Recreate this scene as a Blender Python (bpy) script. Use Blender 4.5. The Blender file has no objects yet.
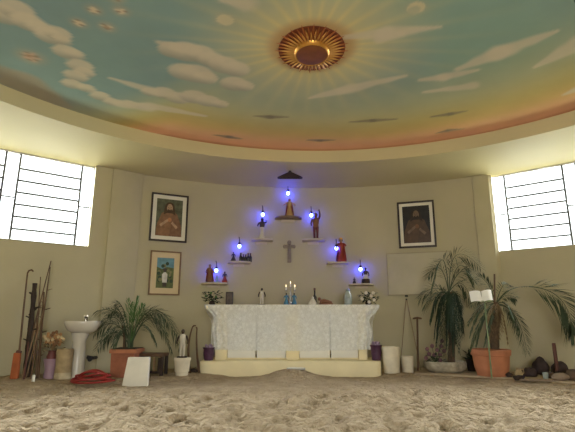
import bpy, bmesh, math, random
from mathutils import Vector, Matrix, noise
from mathutils.bvhtree import BVHTree
random.seed(7)
PI = math.pi
R = math.radians
scene = bpy.context.scene
C = scene.collection

# ------------------------------------------------------------------ camera geometry
FPX, PITCH, CAMZ = 450.0, R(12.9), 0.82
def P(px, py, Y):
    """World point seen at photo pixel (px, py), at distance Y into the room."""
    z = CAMZ + Y * math.tan(PITCH + math.atan((216 - py) / FPX))
    zc = Y * math.cos(PITCH) + (z - CAMZ) * math.sin(PITCH)
    return Vector(((px - 287.5) / FPX * zc, Y, z))
def PX(px, Y, z):
    zc = Y * math.cos(PITCH) + (z - CAMZ) * math.sin(PITCH)
    return (px - 287.5) / FPX * zc
def S(npx, Y, z=1.0):
    """Length in metres of npx photo pixels at distance Y."""
    return npx / FPX * (Y * math.cos(PITCH) + (z - CAMZ) * math.sin(PITCH))
def CEIL(px, py, z):
    a = PITCH + math.atan((216 - py) / FPX)
    Y = (z - CAMZ) / math.tan(a)
    return PX(px, Y, z), Y

# ------------------------------------------------------------------ materials
MATS = {}
def mat(name, col, rough=0.7, var=0.12, scale=8.0, metal=0.0, bump=0.0, bscale=60.0, spec=0.35, emit=None, estr=0.0, col2=None):
    if name in MATS: return MATS[name]
    m = bpy.data.materials.new(name); m.use_nodes = True
    nt = m.node_tree; b = nt.nodes['Principled BSDF']
    b.inputs['Roughness'].default_value = rough
    b.inputs['Metallic'].default_value = metal
    b.inputs['Specular IOR Level'].default_value = spec
    tc = nt.nodes.new('ShaderNodeTexCoord')
    n = nt.nodes.new('ShaderNodeTexNoise'); n.inputs['Scale'].default_value = scale; n.inputs['Detail'].default_value = 5
    nt.links.new(tc.outputs['Object'], n.inputs['Vector'])
    r = nt.nodes.new('ShaderNodeValToRGB')
    c1 = tuple(max(0, c * (1 - var)) for c in col); c2 = col2 or tuple(min(1, c * (1 + var)) for c in col)
    r.color_ramp.elements[0].position = 0.3; r.color_ramp.elements[1].position = 0.7
    r.color_ramp.elements[0].color = (*c1, 1); r.color_ramp.elements[1].color = (*c2, 1)
    nt.links.new(n.outputs['Fac'], r.inputs['Fac']); nt.links.new(r.outputs['Color'], b.inputs['Base Color'])
    if bump:
        n2 = nt.nodes.new('ShaderNodeTexNoise'); n2.inputs['Scale'].default_value = bscale; n2.inputs['Detail'].default_value = 4
        nt.links.new(tc.outputs['Object'], n2.inputs['Vector'])
        bp = nt.nodes.new('ShaderNodeBump'); bp.inputs['Strength'].default_value = bump; bp.inputs['Distance'].default_value = 0.02
        nt.links.new(n2.outputs['Fac'], bp.inputs['Height']); nt.links.new(bp.outputs['Normal'], b.inputs['Normal'])
    if emit:
        b.inputs['Emission Color'].default_value = (*emit, 1); b.inputs['Emission Strength'].default_value = estr
    MATS[name] = m
    return m
def srgb(r, g, b):
    f = lambda c: (c / 255 / 12.92) if c <= 10 else ((c / 255 + 0.055) / 1.055) ** 2.4
    return (f(r), f(g), f(b))

M_wall = mat('wall_paint', (0.46, 0.41, 0.265), 0.85, 0.06, 1.2, bump=0.08, bscale=25)
M_soffit = mat('soffit_paint', (0.56, 0.50, 0.28), 0.6, 0.04, 1.0)
M_pilaster = mat('pilaster_paint', (0.45, 0.403, 0.262), 0.85, 0.07, 2.0)
M_altar = mat('altar_cream_paint', (0.84, 0.74, 0.48), 0.7, 0.06, 4)
M_panel = mat('altar_panel_grey', (0.80, 0.79, 0.74), 0.55, 0.04, 6)
M_white = mat('white_ceramic', (0.56, 0.52, 0.44), 0.25, 0.05, 5, spec=0.5)
M_chrome = mat('chrome', (0.6, 0.58, 0.55), 0.2, 0.05, 5, metal=1)
M_steel = mat('window_steel', (0.10, 0.10, 0.11), 0.6, 0.15, 10)
M_dark = mat('dark_iron', (0.03, 0.028, 0.026), 0.6, 0.2, 10)
M_terra = mat('terracotta', (0.43, 0.17, 0.085), 0.8, 0.15, 7, bump=0.1)
M_soil = mat('soil', (0.05, 0.035, 0.022), 0.95, 0.3, 30, bump=0.5)
M_marble = mat('white_stone', (0.74, 0.70, 0.60), 0.6, 0.08, 5)
M_pot = mat('cream_pot', (0.68, 0.61, 0.47), 0.6, 0.1, 9)
M_stonepot = mat('mottled_stone', (0.36, 0.32, 0.24), 0.85, 0.35, 14, bump=0.4, bscale=30)
M_leaf = mat('palm_leaf', (0.055, 0.078, 0.04), 0.8, 0.35, 5)
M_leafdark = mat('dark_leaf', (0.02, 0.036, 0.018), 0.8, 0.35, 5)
M_leafyoung = mat('young_leaf', (0.075, 0.155, 0.04), 0.45, 0.25, 6)
M_leafdry = mat('dry_leaf', (0.17, 0.115, 0.055), 0.8, 0.3, 6)
M_trunk = mat('fibrous_trunk', (0.10, 0.065, 0.038), 0.95, 0.4, 20, bump=0.6)
M_wood = mat('brown_wood', (0.11, 0.06, 0.032), 0.65, 0.3, 9)
M_woodlight = mat('pale_wood', (0.24, 0.155, 0.085), 0.7, 0.25, 9)
M_wooddark = mat('dark_wood', (0.035, 0.022, 0.016), 0.75, 0.35, 9, bump=0.3)
M_redwood = mat('reddish_wood', (0.10, 0.038, 0.028), 0.6, 0.2, 9)
M_orange = mat('orange_paint', (0.36, 0.095, 0.03), 0.7, 0.2, 9)
M_red = mat('red_plastic', (0.27, 0.025, 0.02), 0.5, 0.15, 9)
M_purple = mat('purple_foil', (0.065, 0.024, 0.055), 0.45, 0.3, 20)
M_lilac = mat('lilac_glaze', (0.36, 0.24, 0.30), 0.4, 0.12, 6)
M_maroon = mat('maroon_glaze', (0.16, 0.05, 0.045), 0.5, 0.2, 6)
M_drum = mat('straw_drum', (0.36, 0.27, 0.15), 0.85, 0.25, 12)
M_skin = mat('painted_skin', (0.38, 0.20, 0.12), 0.5, 0.1, 6)
M_skindark = mat('dark_painted_skin', (0.035, 0.02, 0.015), 0.45, 0.15, 6)
M_hair = mat('dark_hair', (0.02, 0.014, 0.01), 0.6, 0.2, 9)
M_robe_w = mat('white_robe', (0.60, 0.55, 0.45), 0.6, 0.08, 9)
M_robe_r = mat('red_robe', (0.28, 0.035, 0.022), 0.55, 0.15, 9)
M_robe_b = mat('blue_robe', (0.05, 0.16, 0.26), 0.55, 0.15, 9)
M_robe_br = mat('brown_robe', (0.20, 0.085, 0.04), 0.6, 0.15, 9)
M_robe_g = mat('gold_robe', (0.52, 0.31, 0.12), 0.5, 0.15, 9)
M_robe_d = mat('dark_robe', (0.05, 0.035, 0.04), 0.6, 0.2, 9)
M_frame_d = mat('dark_picture_frame', (0.035, 0.024, 0.02), 0.45, 0.2, 9)
M_frame_w = mat('wood_picture_frame', (0.20, 0.12, 0.06), 0.5, 0.2, 9)
M_mount = mat('picture_mount', (0.72, 0.68, 0.56), 0.8, 0.03, 9)
M_mount2 = mat('cream_mount', (0.62, 0.50, 0.30), 0.8, 0.05, 9)
M_board = mat('pale_board', (0.455, 0.41, 0.275), 0.6, 0.08, 3)
M_paper = mat('book_paper', (0.85, 0.84, 0.80), 0.8, 0.03, 9)
M_greenpole = mat('green_painted_pole', (0.17, 0.22, 0.11), 0.6, 0.25, 9)
M_candle = mat('white_wax', (0.80, 0.76, 0.66), 0.5, 0.04, 9)
M_flame = mat('flame', (1.0, 0.8, 0.5), 0.5, 0.0, 9, emit=(1.0, 0.78, 0.5), estr=3)
M_crystal = mat('cut_glass', (0.42, 0.42, 0.38), 0.1, 0.1, 30, spec=0.8)
M_glassjar = mat('bluish_glass', (0.30, 0.34, 0.31), 0.12, 0.2, 12, spec=0.8)
M_gold = mat('gold_leaf', (0.70, 0.36, 0.08), 0.34, 0.15, 12, metal=0.85)
M_copper = mat('copper_paint', (0.27, 0.095, 0.035), 0.45, 0.15, 12, metal=0.4)
M_redgold = mat('red_gold', (0.40, 0.13, 0.04), 0.5, 0.2, 12, metal=0.2)
M_stone_p = mat('purplish_rock', (0.048, 0.031, 0.028), 0.85, 0.35, 8, bump=0.5, bscale=12)
M_stone_b = mat('brown_rock', (0.09, 0.06, 0.04), 0.85, 0.35, 8, bump=0.5, bscale=12)
M_stone_l = mat('pale_rock', (0.24, 0.175, 0.125), 0.85, 0.2, 9, bump=0.4, bscale=14)
M_flower_o = mat('straw_flower', (0.36, 0.20, 0.085), 0.8, 0.3, 30)
M_flower_c = mat('cream_flower', (0.55, 0.44, 0.27), 0.8, 0.2, 30)
M_flower_p = mat('mauve_flower', (0.16, 0.08, 0.095), 0.8, 0.35, 30)
M_flower_w = mat('white_flower', (0.66, 0.60, 0.50), 0.8, 0.15, 30)
M_bulb = mat('blue_bulb', (0.2, 0.4, 1.0), 0.3, 0.0, 9, emit=(0.03, 0.05, 1.0), estr=88.0)
M_shelf = mat('shelf_slab', (0.55, 0.47, 0.36), 0.7, 0.06, 9)
M_shelfdark = mat('top_shelf_slab', (0.22, 0.15, 0.11), 0.7, 0.1, 9)
M_cross = mat('weathered_grey_wood', (0.27, 0.22, 0.17), 0.8, 0.2, 20)
M_kerb = mat('kerb_cement', (0.40, 0.31, 0.205), 0.95, 0.12, 8, bump=0.3)
M_bottle = mat('dark_bottle_glass', (0.03, 0.022, 0.02), 0.15, 0.2, 9, spec=0.6)

def glass_mat():
    m = bpy.data.materials.new('window_glass'); m.use_nodes = True
    nt = m.node_tree; nt.nodes.clear()
    o = nt.nodes.new('ShaderNodeOutputMaterial'); t = nt.nodes.new('ShaderNodeBsdfTransparent'); g = nt.nodes.new('ShaderNodeBsdfGlossy')
    t.inputs['Color'].default_value = (0.95, 0.97, 0.96, 1); g.inputs['Roughness'].default_value = 0.08
    mx = nt.nodes.new('ShaderNodeMixShader'); mx.inputs[0].default_value = 0.06
    nt.links.new(t.outputs[0], mx.inputs[1]); nt.links.new(g.outputs[0], mx.inputs[2]); nt.links.new(mx.outputs[0], o.inputs['Surface'])
    return m
M_glass = glass_mat()

def lace_mat():
    m = bpy.data.materials.new('white_lace'); m.use_nodes = True
    nt = m.node_tree; nt.nodes.clear(); N = nt.nodes.new; L = nt.links.new
    o = N('ShaderNodeOutputMaterial'); tc = N('ShaderNodeTexCoord')
    d = N('ShaderNodeBsdfDiffuse'); d.inputs['Color'].default_value = (0.9, 0.925, 0.94, 1)
    tl = N('ShaderNodeBsdfTranslucent'); tl.inputs['Color'].default_value = (0.8, 0.8, 0.77, 1)
    m1 = N('ShaderNodeMixShader'); m1.inputs[0].default_value = 0.1
    tr = N('ShaderNodeBsdfTransparent'); m2 = N('ShaderNodeMixShader')
    v = N('ShaderNodeTexVoronoi'); v.inputs['Scale'].default_value = 19; v.feature = 'F1'
    mp = N('ShaderNodeMapping'); mp.inputs['Scale'].default_value = (1, 0.3, 1.0)
    L(tc.outputs['Object'], mp.inputs['Vector']); L(mp.outputs[0], v.inputs['Vector'])
    ns = N('ShaderNodeTexNoise'); ns.inputs['Scale'].default_value = 70; L(tc.outputs['Object'], ns.inputs['Vector'])
    ml = N('ShaderNodeMath'); ml.operation = 'ADD'
    r1 = N('ShaderNodeMapRange'); r1.inputs['From Min'].default_value = 0.15; r1.inputs['From Max'].default_value = 0.65; r1.inputs['To Min'].default_value = -0.07; r1.inputs['To Max'].default_value = 0.07
    L(v.outputs['Distance'], r1.inputs['Value'])
    r2 = N('ShaderNodeMapRange'); r2.inputs['From Min'].default_value = 0.35; r2.inputs['From Max'].default_value = 0.65; r2.inputs['To Min'].default_value = 0.26; r2.inputs['To Max'].default_value = 0.42
    L(ns.outputs['Fac'], r2.inputs['Value']); L(r1.outputs[0], ml.inputs[0]); L(r2.outputs[0], ml.inputs[1]); ml.use_clamp = True
    L(d.outputs[0], m1.inputs[1]); L(tl.outputs[0], m1.inputs[2])
    L(ml.outputs[0], m2.inputs[0]); L(m1.outputs[0], m2.inputs[1]); L(tr.outputs[0], m2.inputs[2]); L(m2.outputs[0], o.inputs['Surface'])
    return m
M_lace = lace_mat()

def sand_mat():
    m = bpy.data.materials.new('loose_sand'); m.use_nodes = True
    nt = m.node_tree; b = nt.nodes['Principled BSDF']; N = nt.nodes.new; L = nt.links.new
    b.inputs['Roughness'].default_value = 0.95; b.inputs['Specular IOR Level'].default_value = 0.1
    tc = N('ShaderNodeTexCoord')
    n1 = N('ShaderNodeTexNoise'); n1.inputs['Scale'].default_value = 4.5; n1.inputs['Detail'].default_value = 8; n1.inputs['Roughness'].default_value = 0.75
    r = N('ShaderNodeValToRGB'); r.color_ramp.elements[0].position = 0.3; r.color_ramp.elements[1].position = 0.72
    r.color_ramp.elements[0].color = (0.36, 0.268, 0.165, 1); r.color_ramp.elements[1].color = (0.57, 0.445, 0.295, 1)
    L(tc.outputs['Object'], n1.inputs['Vector']); L(n1.outputs['Fac'], r.inputs['Fac']); L(r.outputs['Color'], b.inputs['Base Color'])
    n2 = N('ShaderNodeTexNoise'); n2.inputs['Scale'].default_value = 22; n2.inputs['Detail'].default_value = 6
    n3 = N('ShaderNodeTexVoronoi'); n3.inputs['Scale'].default_value = 9
    a = N('ShaderNodeMath'); a.operation = 'MULTIPLY_ADD'; a.inputs[1].default_value = 0.5
    L(tc.outputs['Object'], n2.inputs['Vector']); L(tc.outputs['Object'], n3.inputs['Vector'])
    L(n3.outputs['Distance'], a.inputs[0]); L(n2.outputs['Fac'], a.inputs[2])
    bp = N('ShaderNodeBump'); bp.inputs['Strength'].default_value = 0.9; bp.inputs['Distance'].default_value = 0.16
    L(a.outputs[0], bp.inputs['Height']); L(bp.outputs['Normal'], b.inputs['Normal'])
    return m
M_sand = sand_mat()

def paint_mat():
    m = bpy.data.materials.new('painted_sky'); m.use_nodes = True
    nt = m.node_tree; b = nt.nodes['Principled BSDF']; N = nt.nodes.new; L = nt.links.new
    b.inputs['Roughness'].default_value = 0.8; b.inputs['Specular IOR Level'].default_value = 0.2
    at = N('ShaderNodeAttribute'); at.attribute_name = 'paint'
    tc = N('ShaderNodeTexCoord'); n = N('ShaderNodeTexNoise'); n.inputs['Scale'].default_value = 3; n.inputs['Detail'].default_value = 6
    mr = N('ShaderNodeMapRange'); mr.inputs['To Min'].default_value = 0.9; mr.inputs['To Max'].default_value = 1.1
    mx = N('ShaderNodeVectorMath'); mx.operation = 'MULTIPLY'
    L(tc.outputs['Object'], n.inputs['Vector']); L(n.outputs['Fac'], mr.inputs['Value'])
    L(at.outputs['Color'], mx.inputs[0]); L(mr.outputs[0], mx.inputs[1]); L(mx.outputs[0], b.inputs['Base Color'])
    return m
M_sky = paint_mat()

# ------------------------------------------------------------------ mesh helpers
class MB:
    def __init__(s): s.v = []; s.f = []; s.mi = []; s.m = 0
    def add(s, vs, fs):
        o = len(s.v); s.v += [tuple(v) for v in vs]
        s.f += [tuple(i + o for i in f) for f in fs]; s.mi += [s.m] * len(fs); return s
    def box(s, c, d, rz=0, tilt=None, taper=1.0):
        x, y, z = (k / 2 for k in d)
        vs = [Vector((a * x * (taper if e > 0 else 1), b * y * (taper if e > 0 else 1), e * z)) for e in (-1, 1) for b in (-1, 1) for a in (-1, 1)]
        M = Matrix.Rotation(rz, 3, 'Z')
        if tilt: M = M @ Matrix.Rotation(tilt[0], 3, 'X') @ Matrix.Rotation(tilt[1], 3, 'Y')
        vs = [M @ v + Vector(c) for v in vs]
        return s.add(vs, [(0, 2, 3, 1), (4, 5, 7, 6), (0, 1, 5, 4), (2, 6, 7, 3), (0, 4, 6, 2), (1, 3, 7, 5)])
    def lathe(s, prof, n=24, c=(0, 0, 0), sx=1, sy=1, wob=0, cap=True):
        vs = []; fs = []
        for (r, z) in prof:
            for i in range(n):
                a = 2 * PI * i / n; k = 1 + wob * math.sin(a * 5 + z * 20)
                vs.append((c[0] + r * k * sx * math.cos(a), c[1] + r * k * sy * math.sin(a), c[2] + z))
        for j in range(len(prof) - 1):
            for i in range(n):
                k = (i + 1) % n
                fs.append((j * n + i, j * n + k, (j + 1) * n + k, (j + 1) * n + i))
        if cap:
            fs.append(tuple(range(n - 1, -1, -1))); o = (len(prof) - 1) * n; fs.append(tuple(range(o, o + n)))
        return s.add(vs, fs)
    def ball(s, c, r, n=14, m=9):
        if not hasattr(r, '__len__'): r = (r, r, r)
        prof = []; vs = []; fs = []
        for j in range(1, m):
            t = PI * j / m - PI / 2
            for i in range(n):
                a = 2 * PI * i / n
                vs.append((c[0] + r[0] * math.cos(t) * math.cos(a), c[1] + r[1] * math.cos(t) * math.sin(a), c[2] + r[2] * math.sin(t)))
        for j in range(m - 2):
            for i in range(n):
                k = (i + 1) % n; fs.append((j * n + i, j * n + k, (j + 1) * n + k, (j + 1) * n + i))
        b = len(vs); vs += [(c[0], c[1], c[2] - r[2]), (c[0], c[1], c[2] + r[2])]
        for i in range(n):
            k = (i + 1) % n; fs.append((b, k, i)); fs.append((b + 1, (m - 2) * n + i, (m - 2) * n + k))
        return s.add(vs, fs)
    def tube(s, pts, rad, n=8):
        pts = [Vector(p) for p in pts]
        if not hasattr(rad, '__len__'): rad = [rad] * len(pts)
        vs = []; fs = []; up = None
        for i, p in enumerate(pts):
            t = (pts[min(i + 1, len(pts) - 1)] - pts[max(i - 1, 0)]).normalized()
            if up is None:
                up = t.orthogonal().normalized()
            up = (up - t * up.dot(t)).normalized(); w = t.cross(up)
            for k in range(n):
                a = 2 * PI * k / n; vs.append(p + (up * math.cos(a) + w * math.sin(a)) * rad[i])
        for i in range(len(pts) - 1):
            for k in range(n):
                q = (k + 1) % n; fs.append((i * n + k, i * n + q, (i + 1) * n + q, (i + 1) * n + k))
        fs.append(tuple(range(n - 1, -1, -1))); o = (len(pts) - 1) * n; fs.append(tuple(range(o, o + n)))
        return s.add(vs, fs)
    def poly(s, pts, depth, axis=Vector((0, 1, 0))):
        n = len(pts); a = [Vector(p) for p in pts]; b = [p + axis * depth for p in a]
        return s.add(a + b, [tuple(range(n)), tuple(range(2 * n - 1, n - 1, -1))] + [(i, i + n, (i + 1) % n + n, (i + 1) % n) for i in range(n)])
    def xf(s, M):
        s.v = [tuple(M @ Vector(v)) for v in s.v]; return s
    def build(s, name, m, parent=None, smooth=True, bevel=0, angle=40, loc=None):
        me = bpy.data.meshes.new(name); me.from_pydata(s.v, [], s.f)
        for x in (m if isinstance(m, (list, tuple)) else [m]): me.materials.append(x)
        if len(me.materials) > 1: me.polygons.foreach_set('material_index', s.mi)
        bm = bmesh.new(); bm.from_mesh(me)
        bmesh.ops.recalc_face_normals(bm, faces=bm.faces)
        if bevel:
            ed = [e for e in bm.edges if len(e.link_faces) == 2 and e.calc_face_angle(0) > 0.6]
            bmesh.ops.bevel(bm, geom=ed, offset=bevel, segments=2, profile=0.6, affect='EDGES', clamp_overlap=True)
        bm.to_mesh(me); bm.free()
        if smooth:
            me.shade_smooth(); me.set_sharp_from_angle(angle=R(angle))
        o = bpy.data.objects.new(name, me); C.objects.link(o)
        if parent: o.parent = parent
        if loc is not None: o.location = loc
        return o
def tag(o, label, cat, group=None):
    o['label'] = label; o['category'] = cat
    if group: o['group'] = group
    return o
def thing(name, label, cat, loc=(0, 0, 0), rz=0, group=None):
    o = bpy.data.objects.new(name, None); C.objects.link(o); o.empty_display_size = 0.05
    o.location = loc; o.rotation_euler = (0, 0, rz)
    return tag(o, label, cat, group)
def struct(o, label=None):
    o['kind'] = 'structure'
    if label: o['label'] = label
    return o
def smooth(a, b, x):
    t = min(1, max(0, (x - a) / (b - a))); return t * t * (3 - 2 * t)
def bez(p0, p1, p2, n):
    p0, p1, p2 = Vector(p0), Vector(p1), Vector(p2)
    return [p0 * (1 - t) ** 2 + p1 * 2 * t * (1 - t) + p2 * t * t for t in (i / n for i in range(n + 1))]

# ------------------------------------------------------------------ room shell
CX, CY, RW, RI = 0.42, 2.2, 5.35, 4.03
ZS, ZC, ZSILL = 3.05, 3.23, 1.83
dl = Vector((-0.785, -0.62, 0)).normalized(); dr = Vector((0.777, -0.629, 0)).normalized()
WL = Vector((-2.85, 6.37, 0)); WR = Vector((3.24, 6.84, 0))
def arc(a):
    return Vector((CX + RW * math.sin(a), CY + RW * math.cos(a), 0))
arcpts = [arc(R(-30.5 + 61 * i / 40)) for i in range(41)]
leftend = WL + dl * 3.4; rightend = WR + dr * 3.4
wl0 = WL - dl * 0.0
def wallrun(mb, pts, z0, z1, th=0.22, centre=Vector((CX, CY, 0))):
    n = len(pts); vs = []
    for i, p in enumerate(pts):
        t = (pts[min(i + 1, n - 1)] - pts[max(i - 1, 0)]).normalized(); nr = Vector((-t.y, t.x, 0))
        if nr.dot(p - centre) < 0: nr = -nr
        q = p + nr * th
        vs += [(p.x, p.y, z0), (p.x, p.y, z1), (q.x, q.y, z0), (q.x, q.y, z1)]
    fs = []
    for i in range(n - 1):
        a, b = 4 * i, 4 * i + 4
        fs += [(a, b, b + 1, a + 1), (a + 2, a + 3, b + 3, b + 2), (a + 1, b + 1, b + 3, a + 3), (a, a + 2, b + 2, b)]
    fs += [(0, 1, 3, 2), (4 * n - 4, 4 * n - 2, 4 * n - 1, 4 * n - 3)]
    mb.add(vs, fs)
ZB = -0.1
back = MB(); wallrun(back, [WL] + arcpts + [WR], ZB, ZS + 0.02)
struct(back.build('wall_back', M_wall, angle=30))
wl = MB(); wallrun(wl, [WL, leftend], ZB, ZSILL); struct(wl.build('wall_left', M_wall))
wr = MB(); wallrun(wr, [WR, rightend], ZB, ZSILL); struct(wr.build('wall_right', M_wall))
rl = MB(); wallrun(rl, [leftend, Vector((-5.9, 1.2, 0)), Vector((-4.8, -2.2, 0)), Vector((-1.3, -3.9, 0))], ZB, ZS + 0.02); struct(rl.build('wall_rear_left', M_wall))
rr = MB(); wallrun(rr, [Vector((2.1, -3.9, 0)), Vector((5.6, -2.2, 0)), Vector((6.7, 1.2, 0)), rightend], ZB, ZS + 0.02); struct(rr.build('wall_rear_right', M_wall))
rt = MB(); wallrun(rt, [Vector((-1.3, -3.9, 0)), Vector((2.1, -3.9, 0))], 2.5, ZS + 0.02); struct(rt.build('wall_rear', M_wall))
# pilaster strips beside the windows
def pil(name, pa, pb, th):
    mb = MB(); t = (pb - pa).normalized(); n = Vector((t.y, -t.x, 0))
    if n.dot(Vector((CX, CY, 0)) - pa) < 0: n = -n
    a, b = pa - n * 0.05, pb - n * 0.05; a2, b2 = pa + n * th, pb + n * th
    mb.add([(*q.xy, z) for z in (ZB, ZS) for q in (a, b, b2, a2)], [(0, 1, 2, 3), (4, 7, 6, 5), (0, 4, 5, 1), (1, 5, 6, 2), (2, 6, 7, 3), (3, 7, 4, 0)])
    return struct(mb.build(name, M_pilaster, bevel=0.008))
aL = arc(R(-30.5)); pil('trim_1', WL.lerp(aL, 0.35), WL.lerp(aL, 1.0), 0.035)
aR = arc(R(28.3)); aR2 = arc(R(30.5)); pil('trim_2', aR, arc(R(30.5)).lerp(WR, 0.45), 0.03)

# ceiling ring (soffit), riser and painted disc
N = 128
def ring(mb, r0, r1, z0, z1):
    vs = []
    for i in range(N):
        a = 2 * PI * i / N; c, s = math.cos(a), math.sin(a)
        vs += [(CX + r0 * c, CY + r0 * s, z0), (CX + r1 * c, CY + r1 * s, z0), (CX + r1 * c, CY + r1 * s, z1), (CX + r0 * c, CY + r0 * s, z1)]
    fs = []
    for i in range(N):
        a, b = 4 * i, 4 * ((i + 1) % N)
        for k in range(4): fs.append((a + k, a + (k + 1) % 4, b + (k + 1) % 4, b + k))
    mb.add(vs, fs)
WALLP = [WL] + arcpts + [WR, rightend, Vector((6.7, 1.2, 0)), Vector((5.6, -2.2, 0)), Vector((2.1, -3.9, 0)), Vector((-1.3, -3.9, 0)), Vector((-4.8, -2.2, 0)), Vector((-5.9, 1.2, 0)), leftend, WL]
def wall_radius(a):
    c, s_ = math.cos(a), math.sin(a); best = 5.4
    for p, q in zip(WALLP, WALLP[1:]):
        ex, ey = q.x - p.x, q.y - p.y; det = -c * ey + s_ * ex
        if abs(det) < 1e-9: continue
        t = (-(p.x - CX) * ey + (p.y - CY) * ex) / det; u = (c * (p.y - CY) - s_ * (p.x - CX)) / det
        if t > 0 and -1e-4 <= u <= 1.0001: best = t
    return best
N = 360
sf = MB(); ring(sf, RI, 7.6, ZS, ZC + 0.1)
for i in range(N):
    a = 2 * PI * i / N; k = wall_radius(a) + 0.17
    for q, z in ((1, ZS), (2, ZC + .1)): sf.v[4 * i + q] = (CX + k * math.cos(a), CY + k * math.sin(a), z)
struct(sf.build('ceiling_soffit_ring', M_soffit))

# painted sky: colours of the mural as painted on the disc
SUN = CEIL(312, 48, ZC)
def seg(px0, py0, px1, py1, w0, w1):  # stroke of paint between two ceiling points
    return (*CEIL(px0, py0, ZC), *CEIL(px1, py1, ZC), w0, w1)
def blob(px, py, rpx):
    x, y = CEIL(px, py, ZC); x2, _ = CEIL(px + rpx, py, ZC); return (x, y, abs(x2 - x) * ((1.45 if px < 150 else 1.75) if rpx not in (8.5, 9.5, 13) else 1))
puffs = [blob(*b) for b in [(3, 14, 12), (16, 10, 12), (28, 22, 11), (40, 28, 9), (50, 36, 10), (58, 34, 9), (62, 40, 6), (66, 52, 9), (74, 54, 7), (80, 66, 9), (84, 72, 7), (76, 76, 8), (72, 84, 7),
    (86, 88, 6), (100, 96, 7), (112, 102, 6), (128, 104, 6), (142, 106, 5), (172, 50, 8), (186, 52, 10), (200, 54, 9), (212, 60, 8), (224, 65, 9), (236, 69, 8), (184, 72, 9), (196, 74, 10), (206, 78, 7), (234, 84, 8), (244, 86, 6),
    (150, 92, 5), (164, 93, 7), (178, 98, 7), (194, 97, 8), (208, 101, 7), (220, 104, 5)]]
strokes = [seg(158, 42, 190, 50, .02, .10), seg(110, 78, 160, 93, .015, .09), seg(150, 106, 205, 116, .10, .02), seg(120, 104, 150, 108, .10, .10),
    seg(345, 37, 385, 33, .02, .09), seg(385, 33, 440, 27, .09, .015), seg(458, 69, 500, 53, .03, .14), seg(500, 53, 557, 31, .14, .02), seg(535, 67, 580, 44, .02, .16),
    seg(310, 98, 345, 90, .02, .10), seg(345, 90, 405, 76, .10, .02), seg(420, 80, 445, 77, .02, .08), seg(445, 77, 478, 70, .08, .02), seg(425, 92, 472, 86, .02, .08),
    seg(222, 0, 245, 3, .03, .10), seg(380, 40, 400, 34, .05, .05), seg(566, 94, 580, 88, .02, .07)]
greys = [seg(0, 74, 22, 82, .17, .2), seg(22, 82, 45, 96, .2, .15), seg(45, 96, 68, 107, .15, .04)]
dashes = [seg(255, 116, 270, 117, .01, .055), seg(270, 117, 288, 117, .055, .01), seg(215, 135, 229, 137, .01, .05), seg(229, 137, 242, 139, .05, .01), seg(308, 140, 320, 140.5, .01, .045), seg(320, 140.5, 334, 140, .045, .01),
    seg(350, 122, 373, 120.5, .01, .05), seg(373, 120.5, 397, 119, .05, .01), seg(430, 117, 450, 114, .01, .05), seg(450, 114, 467, 111, .05, .01), seg(438, 133, 448, 130.5, .01, .045), seg(448, 130.5, 462, 129, .045, .01)]
stars = [(*blob(94, 10, 8.5),), (*blob(121, 11, 8.5),), (*blob(79, 23, 8.5),), (*blob(107, 27, 8.5),), (*blob(116, -2, 8.5),), (*blob(31, 57, 13),)]
moon = blob(225, 20, 9.5); moon2 = blob(416, 8, 9.5)
def sdist(q, s):
    x0, y0, x1, y1, w0, w1 = s; dx, dy = x1 - x0, y1 - y0
    t = max(0, min(1, ((q[0] - x0) * dx + (q[1] - y0) * dy) / (dx * dx + dy * dy)))
    return math.hypot(q[0] - x0 - t * dx, q[1] - y0 - t * dy), w0 + (w1 - w0) * t
def mixc(a, b, t): return tuple(p + (q - p) * t for p, q in zip(a, b))
BLUE, TEAL, GREEN, YEL, ORG, PINK = (0.265, 0.40, 0.41), (0.29, 0.45, 0.385), (0.58, 0.57, 0.30), (0.60, 0.45, 0.14), (0.78, 0.52, 0.23), (0.82, 0.44, 0.28)
CLOUD, CLOUDSH, GREY, DASH = (0.72, 0.66, 0.52), (0.36, 0.36, 0.30), (0.30, 0.28, 0.22), (0.24, 0.21, 0.15)
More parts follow.
